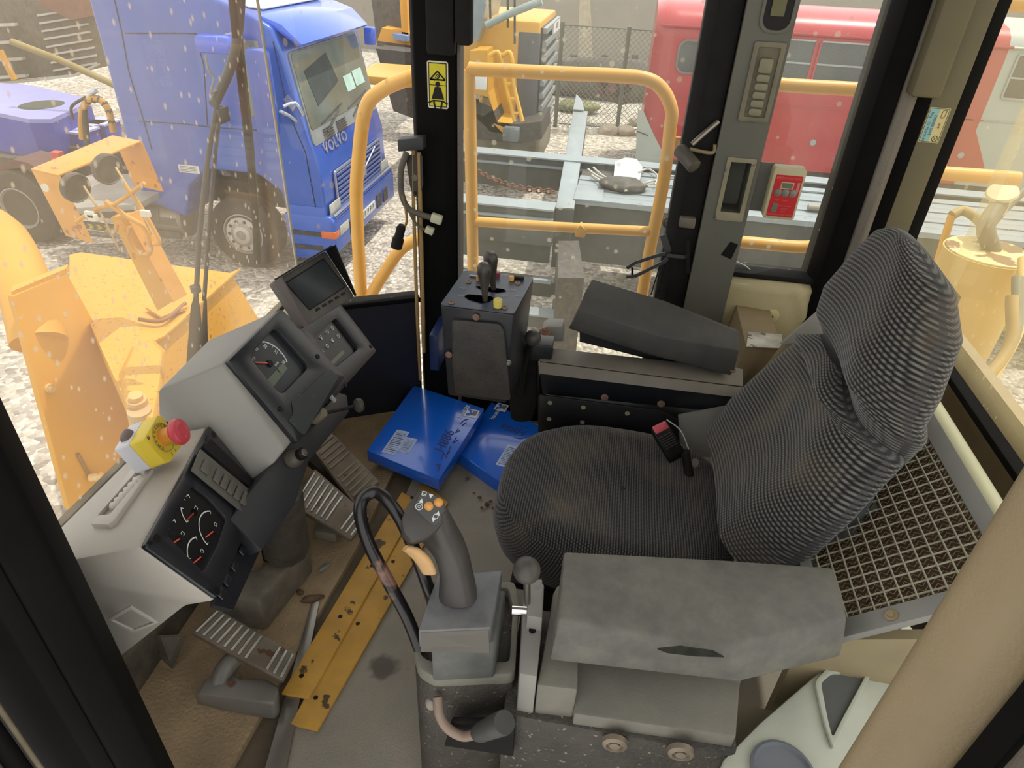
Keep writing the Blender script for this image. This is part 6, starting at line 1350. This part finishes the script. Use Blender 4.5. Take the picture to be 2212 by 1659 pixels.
# deck with planks
dl_=tz(1250,395).y; dn2=tz(1270,432).y-.02; dx0=tz(1242,420).x
dfar=y1_-.35
box('deck_side',(dx0,dn2,-2.0),(10,dn2+.06,ZD),tbk,tl); box('deck_lip',(dx0,dn2-.03,ZD-.05),(10,dn2,ZD+.015),tg_,tl)
nP=7
for k in range(nP):
    ya=dn2+(dfar-dn2)*k/nP; yb2=dn2+(dfar-dn2)*(k+.86)/nP
    box('plank',(dx0 if k<5 else dx0+.5,ya,ZD-.03),(10,yb2,ZD+(.004 if k%2 else .012)),tg_,tl,bev=.005)
box('deck_under',(dx0,dn2+.05,ZD-.12),(10,dfar,ZD-.05),tdk,tl)
box('front_bracket',(dx0,dn2-.04,ZD),(dx0+.35,dn2+.5,ZD+.02),tg_,tl,bev=.004)
for x,y,x2 in ((1435,378,1530),(1435,398,1540),(1620,400,1900)): 
    a=tz(x,y,ZD+.03); box('deck_rod',(a.x,a.y-.015,ZD+.01),(tz(x2,y,ZD).x,a.y+.015,ZD+.03),tg_,tl)
for xx2 in (1.2,3.6,6.0): box('outrigger',(xx2,dn2+.1,-2.2),(xx2+.12,dfar,ZD-.1),tbk,tl)
for xc in (6.5,7.7): wheel(tl,V((xc,yn+.1,G+.42)),.42,.3,0)
# lower deck frames seen through the rails
box('lower_rail',(-1.8,y2_-1.1,-2.25),(3.5,y2_-.95,-2.1),tbk,tl); box('lower_rail_top',(-1.8,y2_-1.12,-2.1),(3.5,y2_-.93,-2.08),tg_,tl)
box('lower_rail_far',(-1.9,y2_-.4,-2.2),(-.4,y2_-.25,-2.0),tbk,tl); box('rail_strip',(-1.9,y2_-.42,-2.0),(-.4,y2_-.38,-1.97),tg_,tl)
wd_=M('timber','#8d8158',.7,var=.2); box('timber',(-1.9,y2_-1.0,-2.05),(-.9,y2_-.6,-1.9),wd_,tl)
box('pipe_bundle',(-2.2,y2_-.75,-1.86),(-.6,y2_-.70,-1.82),tg_,tl)
# things on the deck
ch=T('iron_chain','rusty sagging chain strung along the black trailer beam','chain',tz(1100,390))
cp_=catm([PY(x,y,8.6) for x,y in ((1005,355),(1060,385),(1120,405),(1200,415))],8)
for i in range(0,len(cp_)-1):
    a=cp_[i]; b=cp_[i+1]; d=(b-a).normalized(); s=V((0,1,0)) if i%2 else V((0,0,1)); c=(a+b)/2; ln=(b-a).length*.62
    pts=[c+d*ln*math.cos(t)+s*.035*math.sin(t) for t in [2*math.pi*k/8 for k in range(9)]]; tube('chain_link',pts,.012,rust,ch,seg=5,n=1)
sc_=T('cable_pile','bundle of pale cables lying on a black sack on the trailer deck','cables',tz(1340,405))
def blob(nm,x,y,rx,ry,rz,m,par,zc=ZD):
    p=tz(x,y,zc+rz*.6); bm=bmesh.new(); bmesh.ops.create_icosphere(bm,subdivisions=3,radius=1)
    for v in bm.verts: k=1+.25*noise.noise(v.co*2+V((x,0,0))); v.co=V((v.co.x*rx*k,v.co.y*ry*k,max(v.co.z,-.5)*rz*k))+p
    return mk(nm,bm,m,par,smooth=180)
blob('sack',1345,400,.30,.22,.09,tdk,sc_)
cbm=M('cable pale','#b0aca0',.5)
for pts in (((1270,365),(1290,380),(1318,394)),((1282,362),(1300,378),(1325,392)),((1278,378),(1300,392),(1330,402)),((1380,372),(1400,365),(1420,380),(1415,400)),((1350,405),(1375,400),(1420,388)),((1350,412),(1390,404),(1420,404))):
    tube('cable',[tz(x,y,ZD+.06) for x,y in pts],.014,cbm,sc_,seg=6)
bp_=prism('bin_lid',rpoly([tz(x,y,ZD+.03) for x,y in ((1328,352),(1350,343),(1375,346),(1388,365),(1380,398),(1324,400))],.05),(0,0,.02),M('lid grey','#a9b3b3',.5,var=.05)); tag(bp_,'pale grey chamfered board lying on the trailer deck','board')
hz_=tag(tube('hose',[tz(x,y,ZD+.058) for x,y in ((1745,447),(1790,452),(1830,462))],.04,M('hose beige','#8f8b7c',.6)),'short beige hose stub lying on the deck behind the red control box','hose')
wi=tag(tube('loose_wire',[PY(x,y,YR+.02) for x,y in ((1590,565),(1615,578),(1636,605),(1640,626))],.002,cbm),'thin pale wire arching over the sill of the rear side window','wire')
# ================================================================== OWN MACHINE: handrails
yr=M('rail yellow','#d8a043',.42,var=.06,vs=8,dust=.1,dcol='#cdb47e')
R_=.022; YH=2.4
def rail_(nm,lab,parts):
    e=T('handrail',lab,'handrail',PY(parts[0][0][0][0],parts[0][0][0][1],YH)); 
    for i,(pix,r,nn) in enumerate(parts): tube(nm if i else 'hoop',[PY(x,y,YH) for x,y in pix] if len(pix[0])==2 else [PY(x,y,v) for x,y,v in pix],r,yr,e,seg=14,n=nn)
    return e
e1=rail_('bar','yellow tubular handrail framing the middle side window view',[(((1024,720),(1020,478),(1014,200),(1012,152),(1030,150),(1200,158),(1340,164),(1400,172),(1432,195),(1450,235),(1448,275),(1432,400),(1400,560),(1375,720)),R_,5),(((1018,478),(1200,490),(1402,500)),R_*.85,1)])
q=PY(1252,506,YH); bm=bmesh.new(); bprism(bm,[PY(x,y,YH-.02) for x,y in ((1240,499),(1254,486),(1268,499),(1262,514),(1243,512))],(0,.04,0)); mk('lug',bm,yr,e1,smooth=True,bev=.003)
e2=rail_('bar','yellow tubular handrail behind the grey pillar with two cross bars',[(((1425,700),(1440,600),(1462,470),(1482,350),(1500,250),(1520,215),(1560,185),(1620,178),(1700,184),(1800,190),(1880,192),(1908,175)),R_*.95,4),(((1755,650),(1790,530),(1840,390),(1890,240),(1925,130),(1950,60),(1990,10),(2060,-10)),R_*1.1,4),(((1500,520),(1605,523),(1720,533),(1770,528),(1795,505)),R_,3)])
prism('link_plate',[PY(x,y,YH) for x,y in ((1448,296),(1500,298),(1498,316),(1446,316))],(0,.008,0),yr,e2)
e3=rail_('bar','yellow handrail section passing behind the rear pillar to the tank',[(((1870,360),(1960,368),(2060,376),(2200,386)),R_,1),(((2130,0),(2240,10)),R_,1)])
e4=rail_('bar','bent yellow handrail outside the front corner window',[(((785,760),(780,640),(770,440),(775,340),(790,235),(825,195),(880,170),(920,158)),R_*1.15,5),(((800,640),(830,590),(870,535),(930,505)),R_*1.1,3)])
# ================================================================== OWN MACHINE: front frame seen through the windscreen
yf=M('front frame yellow','#d49a2c',.55,var=.05,vs=3,dust=.25,dcol='#cf9f4a',spots=.3,scol='#a87735',ss=42)
yfp=M('front frame plain yellow','#d09528',.55,var=.05,vs=3,dust=.2,dcol='#c8983f')
fr=T('loader_frame','dusty yellow front frame and lift arm of the machine below the windshield','machine frame',(-2.5,3,G))
def lz(x,y,z): return PZ(x,y,z)
prism('deck',[lz(x,y,-.80) for x,y in ((150,550),(175,545),(500,590),(330,742),(352,900),(330,1000),(150,600))],(0,0,-.25),yf,fr)
T1=[lz(x,y,-.42) for x,y in ((25,640),(145,588),(175,545),(160,550),(0,618))]
# tower box: front face visible
A1,A2=lz(30,642,-.42),lz(145,590,-.42); A3,A4=lz(168,548,-.42),lz(60,590,-.42)
tw=[lz(x,y,-.42) for x,y in ((28,640),(145,590),(170,548),(175,545))]
ftw=Fr(A1,A2-A1,(0,0,1)); prism('tower_plate',[ftw.P(x,y) for x,y in ((28,640),(145,590),(225,735),(310,890),(340,1020),(250,1160),(150,1100))],-ftw.n*.05,yfp,fr,bev=.006)
prism('tower_top',[lz(28,640,-.42),lz(145,590,-.42),lz(150,580,-.42),lz(30,628,-.42)],(0,.0,.03),yf,fr)
_e0,_e1=lz(330,742,-.80),lz(500,592,-.80); fsb=Fr(_e0,_e1-_e0,(0,0,1)); prism('side_face',[fsb.P(x,y) for x,y in ((330,742),(410,680),(500,592),(560,690),(640,800),(420,1000),(348,900))],-fsb.n*.05,yf,fr,bev=.006)
prism('edge_flange',[_e0,_e1,_e1+V((.03,.08,0)),_e0+V((.03,.08,0))],(0,0,.015),yf,fr)
loft('lift_link',[[lz(x,y,-.72) for x,y in ((268,800),(290,752),(325,738),(350,760),(345,820),(330,900),(285,900))],[lz(x,y,-.80) for x,y in ((255,810),(285,748),(330,730),(360,760),(355,830),(340,930),(280,930))]],yf,fr,bev=.01)
# left lift arm
tube('lift_arm',[lz(-60,470,-.5),lz(10,520,-.5),lz(60,640,-.6),lz(85,740,-.8)],.16,yfp,fr,seg=18)
lathe('pin_cap',lz(295,862,-.66),(.1,-.1,1),[(.05,-.06),(.05,0),(.035,.0),(.035,.03),(0,.03)],M('pin dusty','#cfa76a',.6,metal=.2),fr)
lathe('pin',lz(300,885,-.7),(.1,-.1,1),[(.06,-.15),(.06,0),(0,0)],M('pin bright','#bfa377',.5,metal=.2),fr)
lathe('grease_nut',ftw.P(105,838),ftw.n,[(.03,0),(.03,.02),(.018,.02),(.018,.04),(0,.04)],M('nut','#d0b078',.5,metal=.2),fr)
tube('hose_rod',[ftw.P(165,980,.01),ftw.P(190,1025,.01)],.012,M('rod dk','#8d6a3c',.6),fr,n=1); lathe('hose_fitting',ftw.P(190,1030,.02),(1,.3,.1),[(.03,0),(.03,.05),(.02,.06),(.03,.08),(0,.09)],M('fitting','#e0c080',.5),fr)
# vertical face below the deck edge on the right
# work lamp bracket
wk=T('work_lamp_bracket','yellow channel bracket on a post holding two round black work lamps','work lamp',PY(340,660,3.0))
yy3=3.0
brm=M('bracket yellow','#cf8f2a',.45,var=.06,vs=6,dust=.12,spots=.25,scol='#9a5a30',ss=16)
P_=lambda x,y,v=yy3:PY(x,y,v)
a,b=P_(66,364),P_(240,292)
off=V((.16,.02,-.0))
tD=P_(125,378); tC=PZ(303,304,tD.z); tA=PZ(66,364,tD.z); tB=PZ(242,292,tD.z)
prism('top_channel',[tA,tB,tC,tD],(0,0,-.012),brm,wk,bev=.003)
lA=P_(96,468); lB=PY(160,480,yy3-.02)
prism('left_plate',[tA,tD,tD+V((.07,0,-.36)),tA+V((.07,0,-.36))],(.012,0,0),brm,wk,bev=.003)
prism('right_plate',[tB,tC,tC+V((.06,0,-.30)),tB+V((.06,0,-.30))],(.012,0,0),brm,wk,bev=.003)
lathe('plate_hole',P_(101,404).lerp(P_(101,404),0)+V((.0,-.012,0)),(0,-1,0),[(.022,0),(.022,.002),(0,.002)],M('hole pale','#cfcab8',.8),wk)
for x,y in ((181,402),(250,362)):
    c=PY(x,y,yy3+.03); l_=lathe('lamp',c+V((-.10,0,0)),(1,-.25,-.1),[(.02,0),(.055,.02),(.076,.05),(.076,.08),(.070,.085),(.066,.078),(0,.08)],tdk,wk,seg=26)
    for k in range(6): a=2*math.pi*k/6
    tube('lamp_wire',[c,c+V((.06,-.03,-.08)),c+V((.10,-.04,-.18)),c+V((.14,-.05,-.32))],.006,M('wire beige','#b79b6b',.6) if x<200 else bpy.data.materials['wire beige'],wk)
pst=[PY(x,y,3.0) for x,y in ((238,470),(268,465),(372,652),(340,672))]
prism('post',pst,(0,.05,0),yfp,wk,bev=.003); prism('post_flange',[pst[1],pst[2],pst[2]+V((.02,.1,0)),pst[1]+V((.02,.1,0))],(0.01,0,0),brm,wk)
prism('post_foot',[lz(x,y,-.78) for x,y in ((315,668),(350,690),(405,668),(370,650))],(0,0,.02),yfp,wk)
hm_=M('hose straw','#c9923f',.6,var=.1); 
for pix in (((180,470),(215,450),(250,440),(300,405),(312,395)),((228,435),(270,465),(310,490),(325,530),(318,550),(290,540),(270,500)),((270,400),(300,440),(335,500),(345,525),(330,528)),((250,500),(255,480),(270,500),(285,540),(310,545)),((165,480),(190,462),(200,468)),((290,560),(275,520),(280,490))):
    tube('wire_loop',[PY(x,y,2.95) for x,y in pix],.010 if pix[0][0]!=228 else .013,hm_,wk,seg=8)
for x,y in ((192,462),(198,468),(312,460)): p=PY(x,y,2.9); box('connector',(p.x-.02,p.y-.01,p.z-.02),(p.x+.03,p.y+.01,p.z+.015),M('conn white','#d5d2c2',.5) if x==192 else bpy.data.materials['conn white'],wk,bev=.004)
# ladder-like hook rod on deck
tag(tube('tie_rod',[lz(x,y,-.76) for x,y in ((300,690),(352,692),(400,655))],.014,M('rod brown','#8a5a38',.6)),'thin rusty bent rod lying on the yellow frame deck','rod')
# wiper outside the windshield: parallel arms rising from the bottom
wi_=T('windshield_wiper','black parallelogram wiper arms with long blade outside the windshield','wiper',PX(425,740,-.96))
XW=-.965
wk_=M('wiper grey black','#2f3030',.5,var=.15,dust=.3,dcol='#6b645a')
def wx(x,y,o=0): return PX(x,y,XW-o)
loft('boot',[[wx(402,790),wx(446,790),wx(446,790,.03),wx(402,790,.03)],[wx(412,662),wx(432,662),wx(432,662,.03),wx(412,662,.03)],[wx(419,640),wx(428,640),wx(428,640,.02),wx(419,640,.02)]],wk_,wi_)
loft('boot',[[wx(432,760),wx(450,760),wx(450,760,.03),wx(432,760,.03)],[wx(440,648),wx(447,648),wx(447,648,.03),wx(440,648,.03)]],wk_,wi_)
tube('arm',[wx(423,650),wx(432,500),wx(448,350),wx(468,230)],.006,wk_,wi_,n=3); tube('arm',[wx(441,650),wx(455,450),wx(468,300),wx(478,230)],.005,wk_,wi_,n=3)
tube('blade_holder',[wx(462,225),wx(500,140),wx(515,60),wx(520,-20)],.012,wk_,wi_,n=3); tube('blade',[wx(500,-20),wx(512,100),wx(535,300),wx(550,450),wx(556,570)],.0095,blkr,wi_,n=3); tube('blade_spine',[wx(510,-20),wx(524,120),wx(545,320),wx(562,560)],.005,wk_,wi_,n=3)
obox('joint',wx(462,236),(.0,.045,0),(0,0,-.035),(.012,0,0),wk_,wi_,bev=.003); lathe('collar',wx(424,630),(0,0,1),[(.012,0),(.012,.015),(0,.015)],wk_,wi_)
tube('washer_hose',[wx(444,120),wx(450,150),wx(462,170),wx(455,200),wx(470,195)],.0025,M('washer hose','#8a8578',.5),wi_)
# ================================================================== OWN MACHINE: rear tank + engine hood
tkp=T('air_cleaner','yellow round air cleaner drum with flaking paint and hoses behind the rear window','air cleaner',(1.6,2.0,.2))
yd=M('drum yellow','#cfae62',.55,var=.08,vs=5,dust=.3,dcol='#c9b183'); yfl=M('flaking paint','#d9c48e',.6,var=.08,vs=6,spots=1.3,scol='#7c6038',ss=9)
dc=PZ(2138,545,.45); rad=.175
lathe('drum',dc+V((0,0,-.7)),(0,0,1),[(rad*.97,0),(rad,.68),(rad*1.02,.69),(rad*1.02,.70),(0,.70)],yd,tkp,seg=48); lathe('lid',dc+V((0,0,.001)),(0,0,1),[(rad*.98,0),(rad*.98,.006),(0,.008)],yfl,tkp,seg=48)
lathe('intake_cap',PZ(2165,418,.66),(-.35,-.4,1),[(.035,-.10),(.04,-.02),(.062,0),(.058,.012),(0,.016)],M('cap cream','#c6bd99',.5),tkp)
tube('intake_neck',[dc+V((.02,.02,0)),PZ(2130,490,.55),PZ(2160,440,.62)],.035,M('neck dark','#57503c',.6,dust=.3),tkp)
tube('rubber_hose',[PZ(2056,465,.52),PZ(2080,455,.54),PZ(2105,468,.53),PZ(2130,492,.49)],.022,M('hose dusty','#a08a52',.6,var=.2,dust=.3),tkp); tube('pipe',[PZ(2010,620,.20),PZ(2036,530,.38),PZ(2056,465,.52)],.017,yr,tkp,n=2)
for k in range(3): tube('long_hose',[PZ(2210-12*k,560+40*k,.5),PZ(2205-15*k,700+30*k,.35),PZ(2120-30*k,850+20*k,.2),PZ(2060,950,.1)],.02,(yd,M('hose slate','#7c7a66',.6),M('hose tan2','#a58a55',.6))[k],tkp)
brk_=M('brk slate','#5b5f5c',.5,dust=.3); tube('bracket_bar',[PZ(2125,505,.47),PZ(2165,455,.56),PZ(2240,385,.68)],.022,brk_,tkp,n=2,seg=8); obox('bracket_plate',PZ(2135,470,.53),(.05,.0,-.01),(0,.03,.01),(-.015,0,-.045),brk_,tkp,bev=.003)
eh=T('engine_hood','dusty yellow engine hood of the machine behind the rear window','engine hood',(2.2,1.5,-.2)); yh=M('hood dusty yellow','#c9a055',.5,var=.12,vs=2,dust=.5,dcol='#bfae86')
box('hood',(1.35,.2,-1.2),(4.5,2.3,-.05),yh,eh,bev=.05)
prism('hood_side_tank',[(1.15,1.2,-.1),(1.35,1.2,-.1),(1.35,2.3,-.1),(1.15,2.3,-.1)],(0,0,-1.2),yh,eh)
# walkway below the windows
wkw=T('walkway','grey chequer plate walkway outside the side windows','walkway',(0,2.3,-.4)); 
chk=M('walkway plate','#7a7d7b',.6,var=.15,dust=.35)
p0=box('plate',(-.95,2.12,-.45),(-.30,2.6,-.42),chk,wkw)
box('cab_base',(-.98,.4,-1.3),(1.1,2.1,-.06),yfp,wkw)
